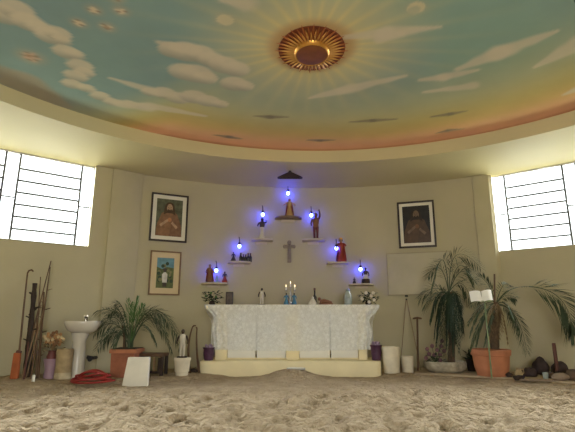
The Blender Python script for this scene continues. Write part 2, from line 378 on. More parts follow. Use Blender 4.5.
def paint(x, y):
    q = (x, y); r = math.hypot(x - CX, y - CY); d = RI + 0.06 - r; az = math.degrees(math.atan2(x - CX, y - CY))
    nz = noise.noise(Vector((x * 0.8, y * 0.8, 3.1)))
    c = mixc(BLUE, TEAL, smooth(-0.5, 0.8, nz + (x - 0.5) * 0.15))
    front = smooth(-52, -30, az) * (1 - smooth(75, 110, az))
    dd = d + 0.08 * nz + (1 - front) * 1.7
    c = mixc(c, GREEN, 1 - smooth(0.7, 2.3, dd)); c = mixc(c, YEL, 0.85 * (1 - smooth(0.5, 1.4, dd)))
    c = mixc(c, ORG, 1 - smooth(0.3, 0.9, dd)); c = mixc(c, PINK, 1 - smooth(0.12, 0.66, dd)); c = mixc(c, (0.45, 0.17, 0.08), 0.6 * (1 - smooth(0.06, 0.16, dd)))
    if d < 0.5 and az < -38: c = mixc(c, GREY, 0.45 * (1 - smooth(0.1, 0.5, d)) * (1 - front))
    # sun glow and beams
    sx, sy = x - SUN[0], y - SUN[1]; sr = math.hypot(sx, sy); sa = math.atan2(sy, sx)
    beam = 0.5 + 0.5 * math.sin(sa * 29 + 1.8 * math.sin(sa * 4)); beam = beam ** 3
    g = max(0, 1 - (sr - 0.32) / 0.95)
    c = mixc(c, (0.74, 0.66, 0.34), min(1, 1.0 * g ** 1.5 + 0.24 * beam * max(0, 1 - (sr - 0.3) / 1.6)))
    c = mixc(c, (0.45, 0.17, 0.07), 0.5 * (1 - smooth(0.33, 0.46, sr)))
    # clouds
    for s in greys:
        dst, w = sdist(q, s); k = 1 - smooth(w * 0.75, w * 1.3 + .02, dst)
        if k > 0: c = mixc(c, (0.40, 0.37, 0.29), 0.8 * k)
    for bx, by, br in puffs:
        dst = math.hypot(x - bx, y - by) / br
        if dst < 1.3:
            k = 1 - smooth(0.85, 1.12, dst); sh = smooth(-0.2, 1.0, (y - by) / br * 0.8 + (x - bx) / br * -0.4)
            c = mixc(c, mixc(CLOUD, CLOUDSH, sh * 0.9), 0.85 * k)
    for s in strokes:
        dst, w = sdist(q, s); w *= 1 + 0.35 * noise.noise(Vector((x * 7, y * 7, 0))); k = 1 - smooth(w * 0.5, w * 1.1 + .02, dst)
        if k > 0: c = mixc(c, CLOUD, 0.75 * k)
    for s in dashes:
        dst, w = sdist(q, s); k = 1 - smooth(w * 0.6, w * 1.05 + .012, dst)
        if k > 0: c = mixc(c, DASH, 0.75 * k)
    for i, (bx, by, br) in enumerate(stars):
        dst = math.hypot(x - bx, y - by) / br
        if dst < 1.7:
            a = math.atan2(y - by, x - bx); c = mixc(c, (0.50, 0.45, 0.33), 0.7 * (1 - smooth(0.2, 1.6, dst)))
            arm = 0.28 + 0.42 * abs(math.cos(a * 2.5 + i)) ** 3
            k = 1 - smooth(arm * 0.8, arm * 1.25, dst); c = mixc(c, (0.72, 0.63, 0.46) if i < 5 else (0.62, 0.46, 0.34), k)
            if abs(math.sin(a * 2.5 + i)) > 0.85 and dst < 0.75: c = mixc(c, (0.30, 0.17, 0.10), 0.55 * (1 - smooth(0.45, 0.75, dst)))
    dst = math.hypot(x - moon[0], y - moon[1]) / moon[2]
    c = mixc(c, (0.50, 0.50, 0.36), 0.6 * (1 - smooth(0.6, 1.7, dst))); c = mixc(c, (0.68, 0.64, 0.44), 1 - smooth(0.8, 1.0, dst))
    dst = math.hypot(x - moon2[0], y - moon2[1]) / moon2[2]; d2 = math.hypot(x - moon2[0] + 0.01, y - moon2[1] + 0.35 * moon2[2] * -1) / moon2[2]
    c = mixc(c, (0.50, 0.50, 0.36), 0.5 * (1 - smooth(0.6, 1.7, dst)))
    c = mixc(c, (0.66, 0.62, 0.42), (1 - smooth(0.85, 1.05, dst)) * (0.35 + 0.65 * smooth(0.55, 0.8, d2)))
    return c
NR, NA = 170, 520
RD = RI + 0.06
vs = []; cols = []; fs = []
for j in range(NR):
    r = RD * (j + 1) / NR
    for i in range(NA):
        a = 2 * PI * i / NA; x, y = CX + r * math.cos(a), CY + r * math.sin(a)
        vs.append((x, y, ZC)); cols.append(paint(x, y) if y > 1.2 else BLUE)
for j in range(NR - 1):
    for i in range(NA):
        k = (i + 1) % NA; fs.append((j * NA + i, (j + 1) * NA + i, (j + 1) * NA + k, j * NA + k))
fs.append(tuple(range(NA)))
me = bpy.data.meshes.new('ceiling'); me.from_pydata(vs, [], fs)
at = me.color_attributes.new('paint', 'FLOAT_COLOR', 'POINT')
at.data.foreach_set('color', [k for c in cols for k in (*c, 1.0)])
me.materials.append(M_sky)
ceil = bpy.data.objects.new('ceiling', me); C.objects.link(ceil); struct(ceil)
rb = MB(); rb.lathe([(RI + 0.4, 0), (RI + 0.4, 0.12)], 96, (CX, CY, ZC + 0.012)); struct(rb.build('ceiling_roof_slab', M_soffit))

# sand floor
MX, MY = 0.06, 6.3
def hz(x, y):
    r = math.hypot(x - CX, y - CY); a = math.degrees(math.atan2(x - CX, y - CY))
    h = 0.05 + 0.045 * smooth(4.05, 4.45, r) * smooth(-14, -20, a) * smooth(-75, -60, a) + 0.045 * smooth(-2.75, -3.3, x) * smooth(4.2, 5.2, y) \
        + (0.045 - 0.01 * smooth(15, 18, a)) * smooth(3.95, 4.35, r) * smooth(10, 13, a) * smooth(75, 60, a)
    h += 0.125 * math.exp(-((x - MX) / 0.36) ** 2 - ((y - MY) / 0.28) ** 2)
    h += 0.012 * noise.noise(Vector((x * 1.5, y * 1.5, 0)))
    e = smooth(0.5, 1.5, y) * (1 - smooth(5.0, 5.6, y)) * 0.85 + 0.15
    v = noise.voronoi(Vector((x * 5.2 + .35 * noise.noise(Vector((x * 3, y * 3, 9))), y * 5.2, 0)))[0][0]; v2 = noise.voronoi(Vector((x * 9.5, y * 9.5, 4)))[0][0]
    h -= e * (0.06 * (1 - smooth(0.12, 0.42, v)) + 0.035 * (1 - smooth(0.12, 0.4, v2))) * (0.8 + 0.5 * noise.noise(Vector((x * 1.3, y * 1.3, 7)))) - e * .02
    h += e * (0.034 * noise.noise(Vector((x * 4.5, y * 4.5, 2))) + 0.03 * noise.noise(Vector((x * 9.5, y * 9.5, 5))) - .008)
    return h
def span(a, b, c, d, fine, coarse):
    out = []; q = a
    while q < d:
        out.append(q); q += fine if b <= q < c else coarse
    return out + [d]
gx = span(-6.2, -3.9, 4.1, 7.0, .022, .15); gy = span(-4.1, 2.4, 6.7, 7.7, .022, .15)
vs = [(x, y, hz(x, y)) for y in gy for x in gx]; W_ = len(gx)
fs = [(j * W_ + i, j * W_ + i + 1, (j + 1) * W_ + i + 1, (j + 1) * W_ + i) for j in range(len(gy) - 1) for i in range(W_ - 1)]
fl = MB(); fl.add(vs, fs); struct(fl.build('floor', M_sand, angle=180))
# low kerb along the right wall
kb = MB(); vs = []; fs = []; n = 24
ZK = 0.10
for i in range(n + 1):
    a = R(17 + 46 * i / n)
    for r, z in ((4.45, -0.02), (4.45, ZK), (5.30, ZK), (5.30, -0.02)): vs.append((CX + r * math.sin(a), CY + r * math.cos(a), z))
for i in range(n):
    for k in range(4): fs.append((4 * i + k, 4 * i + (k + 1) % 4, 4 * i + 4 + (k + 1) % 4, 4 * i + 4 + k))
fs += [(0, 1, 2, 3), tuple(4 * n + k for k in (3, 2, 1, 0))]
kb.add(vs, fs); struct(kb.build('trim_3', M_kerb, bevel=0.012))

# windows
def window(name, O, d, bars):
    """bars: list of (kind, s0, s1) along the wall from the jamb."""
    n = Vector((-d.y, d.x, 0))
    if n.dot(O - Vector((CX, CY, 0))) < 0: n = -n
    o = O + n * 0.10
    root = bpy.data.objects.new(name, None); C.objects.link(root); root.location = (*o.xy, 0); root.rotation_euler.z = math.atan2(d.y, d.x)
    sgn = 1
    root['kind'] = 'structure'
    L = bars[-1][2]; z0, z1 = ZSILL, ZS
    fr = MB(); t = 0.018
    fr.box((L / 2, 0, z0 + t / 2), (L, 0.035, t)); fr.box((L / 2, 0, z1 - t / 2), (L, 0.035, t))
    fr.box((t / 4, 0, (z0 + z1) / 2), (t / 2, 0.035, z1 - z0)); fr.box((L - t / 2, 0, (z0 + z1) / 2), (t, 0.035, z1 - z0))
    fr.build('window_frame', mat('pale_window_frame', (0.6, 0.6, 0.6), 0.5), root)
    for kind, s0, s1 in bars:
        m = MB(); H = z1 - z0
        m.box((s1, 0, (z0 + z1) / 2), (0.026, 0.03, H - 0.02))
        if kind == 'b':
            for k in range(1, 7): m.box(((s0 + s1) / 2, 0, z1 - H * (0.045 + 0.137 * k) ), (s1 - s0, 0.022, 0.021))
        else:
            m.box(((s0 + s1) / 2, 0, z1 - H * 0.52), (s1 - s0, 0.02, 0.014))
        m.build('window_grille', M_steel, root)
    g = MB(); g.box((L / 2, 0.012, (z0 + z1) / 2), (L - 0.01, 0.004, z1 - z0 - 0.01)); g.build('glass', M_glass, root, smooth=False)
    s = MB(); s.box((L / 2, -0.0, z0 - 0.005), (L, 0.2, 0.012)); s.build('window_sill', M_pilaster, root)
    return root
def pattern(first):
    out = [('n', 0, first)]; s = first
    while s < 3.0:
        out.append(('b', s, s + 0.795)); s += 0.795
        out.append(('n', s, s + 0.17)); s += 0.17
    return [b for b in out if b[2] < 3.39]
window('window_1', WL, dl, pattern(0.168))
window('window_2', WR, dr, pattern(0.166))

# ------------------------------------------------------------------ wall helpers
def on_wall(px, py, off=0.0):
    """Point on the curved back wall (moved into the room by off) seen at a pixel, with the wall normal."""
    r = RW - off; y = 7.0
    for _ in range(60):
        p = P(px, py, y); dx = p.x - CX; y = 0.5 * y + 0.5 * (CY + math.sqrt(max(0, r * r - dx * dx)))
    p = P(px, py, y); nr = Vector((CX - p.x, CY - p.y, 0)).normalized()
    return p, nr
def face(nr): return math.atan2(nr.x, -nr.y)   # rotation that turns local -Y to nr

# ------------------------------------------------------------------ framed pictures
def picture(name, corners, label, frame_m, mount_m, fw, mw, art, sag=0.0):
    pts = [on_wall(*c, 0.03)[0] for c in corners]     # TL TR BR BL
    cen = sum(pts, Vector()) / 4
    nr = Vector((CX - cen.x, CY - cen.y, 0)).normalized()
    w = ((pts[1] - pts[0]).length + (pts[2] - pts[3]).length) / 2; h = ((pts[0] - pts[3]).length + (pts[1] - pts[2]).length) / 2
    # keep the outer corners clear of the curved wall
    half = w / 2; dmax = RW - math.sqrt(RW * RW - half * half)
    base = Vector((CX, CY, cen.z)) - nr * (RW - dmax - 0.016)
    t = thing(name, label, 'picture', base, face(nr))
    fr = MB()
    for sx_, sz_, dx, dz in ((w, fw, 0, h / 2 - fw / 2), (w, fw, 0, -h / 2 + fw / 2)): fr.box((dx, 0, dz), (sx_, 0.03, sz_))
    for dx in (-1, 1): fr.box((dx * (w / 2 - fw / 2), 0, 0), (fw, 0.03, h - 2 * fw))
    fr.build('frame', frame_m, t, bevel=0.004)
    mt = MB(); mt.box((0, 0.004, 0), (w - 2 * fw, 0.006, h - 2 * fw)); mt.build('mount', mount_m, t)
    pw, ph = w - 2 * fw - 2 * mw, h - 2 * fw - 2 * mw
    ar = MB(); mats = art(ar, pw, ph); ar.build('print', mats, t, smooth=False)
    return t
def ell(mb, cx, cz, rx, rz, y, mi, n=20, a0=0, a1=2 * PI):
    mb.m = mi
    mb.add([(cx + rx * math.cos(a0 + (a1 - a0) * i / n), y, cz + rz * math.sin(a0 + (a1 - a0) * i / n)) for i in range(n)], [tuple(range(n))])
def shp(mb, pts, y, mi):
    mb.m = mi; mb.add([(a, y, b) for a, b in pts], [tuple(range(len(pts)))])
def art_robed(dark):
    def f(mb, w, h):
        y = -0.001; mb.m = 0
        mb.box((0, y + 0.001, 0), (w, 0.002, h))
        k = min(w, h * 0.72)
        shp(mb, [(-.5 * k, -.5 * h), (.5 * k, -.5 * h), (.46 * k, -.2 * h), (.3 * k, .1 * h), (.1 * k, .2 * h), (-.1 * k, .2 * h), (-.3 * k, .1 * h), (-.46 * k, -.2 * h)], y - .001, 1)
        shp(mb, [(.02 * k, -.5 * h), (.5 * k, -.5 * h), (.46 * k, -.2 * h), (.3 * k, .1 * h), (.14 * k, .17 * h)], y - .0016, 2)
        ell(mb, 0, .27 * h, .19 * k, .15 * h, y - .0018, 3)
        shp(mb, [(-.2 * k, .25 * h), (-.22 * k, .08 * h), (-.1 * k, .12 * h), (.1 * k, .12 * h), (.22 * k, .08 * h), (.2 * k, .25 * h)], y - .002, 3)
        ell(mb, 0, .26 * h, .11 * k, .115 * h, y - .0026, 4)
        ell(mb, 0, .195 * h, .085 * k, .055 * h, y - .0028, 3)
        ell(mb, 0, .235 * h, .05 * k, .03 * h, y - .003, 4)
        for s in (-1, 1): ell(mb, s * .045 * k, .275 * h, .022 * k, .009 * h, y - .003, 3, 10)
        shp(mb, [(-.02 * k, .22 * h), (.02 * k, .22 * h), (0, .28 * h)], y - .0032, 1)
        ell(mb, .02 * k, -.06 * h, .07 * k, .06 * h, y - .003, 5)
        shp(mb, [(-.36 * k, -.2 * h), (-.3 * k, -.26 * h), (-.04 * k, -.1 * h), (-.07 * k, -.04 * h)], y - .0034, 4)
        shp(mb, [(.34 * k, -.24 * h), (.28 * k, -.3 * h), (.08 * k, -.16 * h), (.12 * k, -.1 * h)], y - .0034, 4)
        d = 0.35 if dark else 1
        s = 'dim_' if dark else ''
        T = lambda n, c, v=.25: mat(s + n, tuple(q * d for q in c), 0.35, v, 14)
        return [T('print_backdrop', (0.10, 0.105, 0.06) if not dark else (0.04, 0.035, 0.03), .4), T('print_robe', (0.24, 0.125, 0.06)), T('print_mantle', (0.20, 0.105, 0.055)), T('print_hair', (0.07, 0.04, 0.02)), T('print_skin', (0.42, 0.27, 0.16)), T('print_heart', (0.42, 0.19, 0.08))]
    return f
def art_garden(mb, w, h):
    y = -0.001; mb.m = 0; mb.box((0, y + .001, 0), (w, .002, h))
    shp(mb, [(-.5 * w, .2 * h), (-.2 * w, .12 * h), (.1 * w, .2 * h), (.5 * w, .16 * h), (.5 * w, -.5 * h), (-.5 * w, -.5 * h)], y - .001, 1)
    for i in range(14): ell(mb, random.uniform(-.4, .4) * w, random.uniform(-.3, .34) * h, .1 * w, .06 * h, y - .0014 - i * 2e-5, 2 if i % 3 else 3, 12)
    for i in range(6): ell(mb, random.uniform(.1, .42) * w, random.uniform(-.1, .2) * h, .06 * w, .05 * h, y - .002 - i * 2e-5, 3, 12)
    shp(mb, [(-.14 * w, -.34 * h), (.12 * w, -.34 * h), (.14 * w, -.06 * h), (.04 * w, .02 * h), (-.08 * w, .02 * h), (-.18 * w, -.06 * h)], y - .003, 4)
    shp(mb, [(-.12 * w, -.46 * h), (.1 * w, -.46 * h), (.11 * w, -.32 * h), (-.13 * w, -.32 * h)], y - .0032, 5)
    ell(mb, -.02 * w, .08 * h, .09 * w, .06 * h, y - .0034, 5)
    ell(mb, -.02 * w, .12 * h, .15 * w, .03 * h, y - .0036, 5)
    T = lambda n, c: mat('garden_' + n, c, 0.35, .25, 14)
    return [T('sky', (0.13, 0.26, 0.29)), T('meadow', (0.10, 0.12, 0.04)), T('bush', (0.03, 0.055, 0.03)), T('bloom', (0.20, 0.19, 0.08)), T('shirt', (0.55, 0.52, 0.44)), T('figure', (0.06, 0.045, 0.035))]
picture('framed_picture', [(152.5, 192), (189.5, 196), (186, 243), (148.5, 240)], 'dark framed picture of a long haired robed figure, above the smaller garden picture', M_frame_d, M_mount, 0.028, 0.06, art_robed(False))
picture('framed_picture', [(152, 250), (181.7, 252), (179.6, 296), (147, 294)], 'thin wooden framed garden picture with wide cream mount and a white shirted figure', M_frame_w, M_mount2, 0.022, 0.085, art_garden)
picture('framed_picture', [(397, 202), (434, 200), (436.6, 247), (399, 248)], 'very dim framed portrait in white mount above the blank pale board', M_frame_d, M_mount, 0.03, 0.05, art_robed(True))

# blank pale board low on the wall
a, _ = on_wall(386.5, 254, .02); b, _ = on_wall(451, 254, .02); c, _ = on_wall(388, 295, .02)
cen = (a + b) / 2; nr = Vector((CX - cen.x, CY - cen.y, 0)).normalized(); w = (b - a).length; h = a.z - c.z
dm = RW - math.sqrt(RW * RW - w * w / 4)
bd = thing('notice_board', 'large blank pale board on the wall under the dim portrait', 'board', Vector((CX, CY, a.z - h / 2)) - nr * (RW - dm - 0.014), face(nr))
m = MB(); m.box((0, 0, 0), (w, 0.012, h)); m.build('panel', M_board, bd)
m = MB()
for dz in (-1, 1): m.box((0, -0.004, dz * (h / 2)), (w + .012, 0.022, 0.012))
for dx in (-1, 1): m.box((dx * (w / 2), -0.004, 0), (0.012, 0.022, h))
m.build('frame', mat('board_edge', (0.36, 0.31, 0.2), 0.7), bd)

# carved cross on the wall
p, nr = on_wall(289.3, 251, 0.02)
cr = thing('wall_cross', 'small grey carved cross hanging on the wall under the top shelf', 'cross', p, face(nr))
m = MB(); m.box((0, 0, -0.03), (0.062, 0.024, 0.33)); m.build('upright', M_cross, cr, bevel=0.006)
m = MB(); m.box((0, -0.002, 0.075), (0.17, 0.022, 0.055)); m.ball((-.085, -.002, .075), (.022, .012, .032)); m.ball((.085, -.002, .075), (.022, .012, .032)); m.ball((0, -.002, .15), (.034, .013, .034)); m.build('crossbar', M_cross, cr)
m = MB(); m.tube([(0, -.018, -.1), (0, -.024, 0), (0, -.022, .08)], [.012, .018, .014]); m.ball((0, -.026, .105), .017)
for s in (-1, 1): m.tube([(0, -.02, .07), (s * .045, -.018, .085), (s * .075, -.016, .088)], [.009, .007, .006])
m.build('carved_figure', mat('cross_figure_grey', (0.22, 0.18, 0.15), 0.7), cr)

# ------------------------------------------------------------------ figurine builder
def limb(mb, pts, r, hand=0.9):
    mb.tube(bez(pts[0], pts[1], pts[2], 6), [r * (1 - .35 * i / 6) for i in range(7)], 8); mb.ball(pts[2], r * hand, 8, 6)
def figurine(name, label, base, H, rz=0, robe=M_robe_w, top=None, skin=M_skin, hair=M_hair, cape=None, arms=((-.2, 0, .55), (.2, 0, .55)), legs=False, flare=.19, ped=.04, ped_m=M_wooddark, group=None, lean=0, hat=None, halo=False, headlift=0, crown=None, bow=False):
    t = thing(name, label, 'figurine', base, rz, group); top = top or robe
    if ped:
        m = MB(); m.lathe([(flare * 1.12 * H, 0), (flare * 1.15 * H, ped * H * .5), (flare * 1.02 * H, ped * H)], 18); m.build('base', ped_m, t)
    z0 = ped * H
    m = MB()
    if legs:
        for s in (-1, 1):
            m.tube([(s * .055 * H, 0, z0), (s * .058 * H, -.01 * H, .26 * H), (s * .05 * H, 0, .48 * H)], [.035 * H, .042 * H, .06 * H], 10)
            m.ball((s * .055 * H, -.03 * H, z0 + .015 * H), (.034 * H, .06 * H, .022 * H), 10, 6)
        m.build('trousers', robe, t)
    else:
        m.lathe([(flare * H, z0), (flare * .93 * H, z0 + .06 * H), (flare * .72 * H, .28 * H), (.105 * H, .5 * H), (.1 * H, .56 * H)], 20, sy=.75, wob=.04); m.build('robe', robe, t)
    m = MB(); m.lathe([(.1 * H, .46 * H), (.095 * H, .54 * H), (.12 * H, .68 * H), (.125 * H, .76 * H), (.09 * H, .815 * H), (.045 * H, .835 * H), (.038 * H, .87 * H)], 18, sy=.68); m.build('torso', top, t)
    for i, (s, a) in enumerate(zip((-1, 1), arms)):
        if a is None: continue
        m = MB(); e = Vector(a) * H; sh = Vector((s * .115 * H, 0, .78 * H)); mid = (sh + e) / 2 + Vector((s * .07 * H, .02 * H, -.04 * H)); limb(m, (sh, mid, e), .04 * H, .8); m.build('arm', top if i == 0 and not legs else skin if legs else top, t)
    hc = Vector((0, -.012 * H, .92 * H + headlift * H))
    m = MB(); m.ball(hc, (.062 * H, .068 * H, .08 * H)); m.ball(hc + Vector((0, -.068 * H, -.005 * H)), (.011 * H, .016 * H, .016 * H), 8, 6); hd = m.build('head', skin, t)
    if hair:
        m = MB(); m.ball(hc + Vector((0, .016 * H, .018 * H)), (.07 * H, .066 * H, .076 * H)); m.build('hair', hair, hd)
    if cape:
        m = MB(); n = 12; vs = []; rows = 8
        for j in range(rows + 1):
            k = j / rows; z = (.82 - .74 * k) * H; rr = (.12 + (flare * 1.15 - .12) * k ** .8) * H
            for i in range(n + 1):
                a = R(-35 + 250 * i / n); q = rr * (1 + .06 * math.sin(i * 2.3))
                vs.append((q * math.cos(a), q * .85 * math.sin(a) + .01 * H, z))
        fs = [(j * (n + 1) + i, j * (n + 1) + i + 1, (j + 1) * (n + 1) + i + 1, (j + 1) * (n + 1) + i) for j in range(rows) for i in range(n)]
        m.add(vs, fs); m.build('cape', cape, t)
    if hat:
        m = MB(); m.lathe([(.12 * H, .97 * H), (.12 * H, .98 * H), (.06 * H, .985 * H), (.05 * H, 1.03 * H), (.02 * H, 1.045 * H)], 16); m.build('hat', hat, hd)
    if crown:
        m = MB(); m.lathe([(.06 * H, .96 * H), (.075 * H, 1.03 * H), (.05 * H, 1.03 * H), (.012 * H, 1.06 * H)], 10); m.build('crown', crown, hd)
    return t

# ------------------------------------------------------------------ wall shelves, bulbs and their figures
SHELVES = [(203.5, 229, 282.2, .27), (229.5, 252, 260.8, .26), (252.5, 274, 238, .26), (275.5, 303, 215.2, .26), (302.5, 325.5, 238.2, .26), (327, 349.5, 261.5, .26), (349, 374, 283.2, .27)]
SH_LABEL = ['small wall shelf, lowest on the left arm of the triangle, above the leafy altar plant', 'small wall shelf holding a row of tiny dark bottles', 'small wall shelf under the figurine with pale skirt', 'dark rounded wall shelf at the peak of the triangle, above the cross',
            'small wall shelf under the figurine raising one arm', 'small wall shelf under the red caped figurine', 'small wall shelf, lowest on the right arm of the triangle, above the flowers']
SH = []
for i, ((pl, pr, py, dep), lab) in enumerate(zip(SHELVES, SH_LABEL)):
    pc, nr = on_wall((pl + pr) / 2, py, dep)   # front edge of the shelf top
    w = S(pr - pl, pc.y, pc.z)
    wallp = Vector((CX, CY, pc.z)) - nr * (RW + 0.004)
    t = thing('wall_shelf', lab, 'shelf', wallp, face(nr), 'shelves stepping up to a peak over the altar')
    m = MB(); n = 18
    if i == 3:
        pts = [(-w / 2, 0)] + [(-w / 2 * math.cos(PI * k / n), -dep * math.sin(PI * k / n) ** .6) for k in range(n + 1)] + [(w / 2, 0)]
    else:
        pts = [(-w / 2, 0)] + [(-w / 2 * math.cos(PI * k / n) ** 1 if 0 < k < n else (-w / 2 if k == 0 else w / 2), -dep * (.62 + .38 * math.sin(PI * k / n))) for k in range(n + 1)] + [(w / 2, 0)]
    th = 0.024
    m.poly([(a, b, -th) for a, b in pts], th, Vector((0, 0, 1))); m.build('slab', M_shelfdark if i == 3 else M_shelf, t, bevel=0.004)
    m = MB(); m.box((0, -.012, -th - .02), (w * .5, .022, .04)); m.build('wall_cleat', M_shelf, t)
    SH.append((wallp, nr, dep, pc.z))
def shelf_spot(i, px, frac=.5):
    """Point on shelf i's top at pixel column px, frac of its depth away from the wall."""
    wallp, nr, dep, z = SH[i]
    r = RW - dep * frac; y = wallp.y
    for _ in range(40):
        x = PX(px, y, z); y = .5 * y + .5 * (CY + math.sqrt(r * r - (x - CX) ** 2))
    return Vector((PX(px, y, z), y, z))
def hpx(n, i): return S(n, SH[i][0].y - .15, SH[i][3])
# figures
f = shelf_spot(0, 209.5, .5); figurine('saint_figurine', 'brown robed figurine at the left end of the lowest left shelf', f, hpx(18, 0), .2, M_robe_br, cape=M_robe_r, flare=.2)
f = shelf_spot(0, 224.5, .55); figurine('saint_figurine', 'dark red seated looking figurine at the right end of the lowest left shelf', f, hpx(11.5, 0), -.2, M_robe_r, top=M_robe_d, skin=M_skindark, flare=.27)
f = shelf_spot(0, 217, .75); figurine('saint_figurine', 'tiny pale blue figurine right under the bulb of the lowest left shelf', f, hpx(7, 0), 0, mat('pale_blue_robe', (0.25, 0.38, 0.5), .6), flare=.2)
f = shelf_spot(1, 233.3, .55); figurine('saint_figurine', 'small dark kneeling figurine left of the row of tiny bottles', f, hpx(9.5, 1), .2, M_robe_d, skin=M_skindark, flare=.3)
def bottle(base, h, lab):
    t = thing('tiny_bottle', lab, 'bottle', base, 0, 'tiny bottles on the second left shelf')
    m = MB(); r = h * .17; m.lathe([(r * .9, 0), (r, h * .05), (r, h * .55), (r * .45, h * .72), (r * .42, h * .88)], 14); m.build('body', M_bottle, t)
    m = MB(); m.lathe([(r * .5, h * .86), (r * .5, h)], 12); m.build('cap', M_redwood, t)
for k, (px, hh) in enumerate([(240.6, 9), (243.2, 7.5), (245.6, 7.5), (248.1, 8.5), (250.4, 9)]):
    bottle(shelf_spot(1, px, .5 + .1 * (k % 2)), hpx(hh, 1), ['tiny dark bottle directly right of the second left bulb', 'second tiny dark bottle in the shelf row, counted from the bulb', 'middle tiny dark bottle of the shelf row of five', 'second tiny dark bottle from the row end away from the bulb', 'tiny dark bottle at the row end away from the bulb'][k])
f = shelf_spot(2, 262, .5); figurine('warrior_figurine', 'tall figurine with dark top and pale skirt beside the third left bulb', f, hpx(22, 2), .15, M_robe_w, top=M_robe_d, skin=M_skindark, arms=((-.2, -.05, .62), (.16, -.1, .86)), flare=.13)
f = shelf_spot(3, 289.5, .5); ft = figurine('saint_figurine', 'figurine with outstretched arms, cream robe and red cloak on the top shelf', f, hpx(19, 3), 0, M_robe_g, cape=M_robe_r, arms=((-.3, -.1, .62), (.3, -.1, .62)), flare=.2)
f = shelf_spot(4, 316, .5); figurine('saint_figurine', 'dark figurine raising one arm overhead with red cloth at the legs', f, hpx(27, 4), -.15, mat('maroon_cloth', (.13, .03, .028), .6), top=M_robe_br, skin=mat('brown_painted_skin', (.16, .075, .045), .5), arms=((-.16, -.02, .55), (.13, 0, 1.12)), legs=True, flare=.14)
f = shelf_spot(5, 341.5, .5); figurine('saint_figurine', 'red caped figurine with gold crown on a wide foot', f, hpx(24, 5), -.3, M_robe_r, cape=M_robe_r, arms=((-.16, -.14, .6), (.2, -.08, .68)), flare=.2, crown=M_gold, ped=.06, ped_m=M_robe_r)
f = shelf_spot(6, 366, .5); figurine('seated_figurine', 'dark bare chested figurine with white waistcloth, hands on hips', f, hpx(16, 6), 0, M_robe_w, top=M_skindark, skin=M_skindark, arms=((-.2, 0, .5), (.2, 0, .5)), flare=.22, ped=.3)
f = shelf_spot(6, 354.5, .55); figurine('saint_figurine', 'tiny dark figurine at the left end of the lowest right shelf', f, hpx(6.5, 6), .3, M_robe_d, skin=M_skindark, flare=.32)

BULBS = [(216.3, 270.5), (239.4, 246.2), (262.7, 214.5), (288.0, 193.3), (311.3, 215.3), (336.4, 248.3), (360.5, 269.3)]
BL = ['blue glowing bulb over the lowest left shelf', 'blue glowing bulb over the row of tiny bottles', 'blue glowing bulb behind the pale skirted figurine', 'blue glowing bulb under the pyramid hood at the peak', 'blue glowing bulb beside the figurine raising an arm', 'blue glowing bulb left of the red caped figurine', 'blue glowing bulb over the lowest right shelf']
for i, ((px, py), lab) in enumerate(zip(BULBS, BL)):
    off = .10
    if i == 5: off = .13
    p, nr = on_wall(px, py, off)
    t = thing('bulb_lamp', lab, 'light bulb', p, face(nr), 'blue bulbs over the shelves')
    r = S(1.7, p.y, p.z)
    m = MB(); m.ball((0, 0, 0), (r, r, r * 1.15)); m.build('bulb', M_bulb, t)
    m = MB(); m.lathe([(r * .8, r * .9), (r * .85, r * 1.3), (r * .6, r * 2.2), (r * .25, r * 2.4)], 14); m.build('socket', M_dark, t)
    m = MB(); m.tube([(0, 0, r * 2.3), (0, .01, r * 4.5), (0, off * .6, r * 5.8), (0, off - .002, r * 6)], .006, 6); m.build('cord', M_dark, t)
# pyramid hood hanging under the ceiling ring
hy = 6.62; hb = P(290, 178, hy); hw = S(25, hy, hb.z)
t = thing('pyramid_hood', 'dark pyramid hood fixed under the cream ceiling ring above the top bulb', 'hood', hb)
m = MB(); a = hw / 2; ap = ZS - .005 - hb.z
m.add([(-a, -.05, 0), (a, -.05, 0), (a, .05, 0), (-a, .05, 0), (0, 0, ap), (-a * .93, -.045, 0), (a * .93, -.045, 0), (a * .93, .045, 0), (-a * .93, .045, 0), (0, 0, ap - .02)],
      [(0, 1, 4), (1, 2, 4), (2, 3, 4), (3, 0, 4), (6, 5, 9), (7, 6, 9), (8, 7, 9), (5, 8, 9), (0, 5, 6, 1), (1, 6, 7, 2), (2, 7, 8, 3), (3, 8, 5, 0)])
m.build('shade', mat('hood_dark_metal', (0.045, 0.03, 0.035), .6), t, smooth=False)
m = MB(); m.lathe([(.022, ap - .012), (.022, ZS - hb.z)], 10); m.build('mount', M_dark, t)

# ------------------------------------------------------------------ altar
AY0, AY1 = 6.70, 7.26
zt = 1.02
X = lambda px, z=.7, Y=AY0: PX(px, Y, z)
al0, al1 = X(217), X(366)
al = thing('altar', 'cream masonry altar with grey panels under a white lace cloth', 'altar', ((al0 + al1) / 2, AY0, .255))
acx = (al0 + al1) / 2; aw = al1 - al0; H = zt - .255
m = MB(); m.box((0, .28, H - .03), (X(376, 1) - X(206, 1), .60, .06)); m.build('altar_top', M_altar, al, bevel=.006)
for nme, p0, p1 in (('pillar', 216, 227.5), ('pillar', 286, 299), ('pillar', 358, 366.5)):
    m = MB(); m.box(((X(p0) + X(p1)) / 2 - acx, .27, H / 2 - .03), (X(p1) - X(p0), .54, H - .06)); m.build(nme, M_altar, al, bevel=.008)
m = MB(); m.box((0, .30, .012), (aw - .02, .44, .024)); m.build('plinth_rail', M_altar, al)
for p0, p1 in ((227.5, 256), (256.6, 286), (299, 330), (330.6, 358)):
    m = MB(); m.box(((X(p0) + X(p1)) / 2 - acx, .06, H / 2 - .018), (X(p1) - X(p0) - .012, .03, H - .086)); m.build('panel', M_panel, al, bevel=.004)
m = MB(); m.box((0, .45, H / 2), (aw - .1, .03, H - .08)); m.build('rear_panel', M_altar, al)
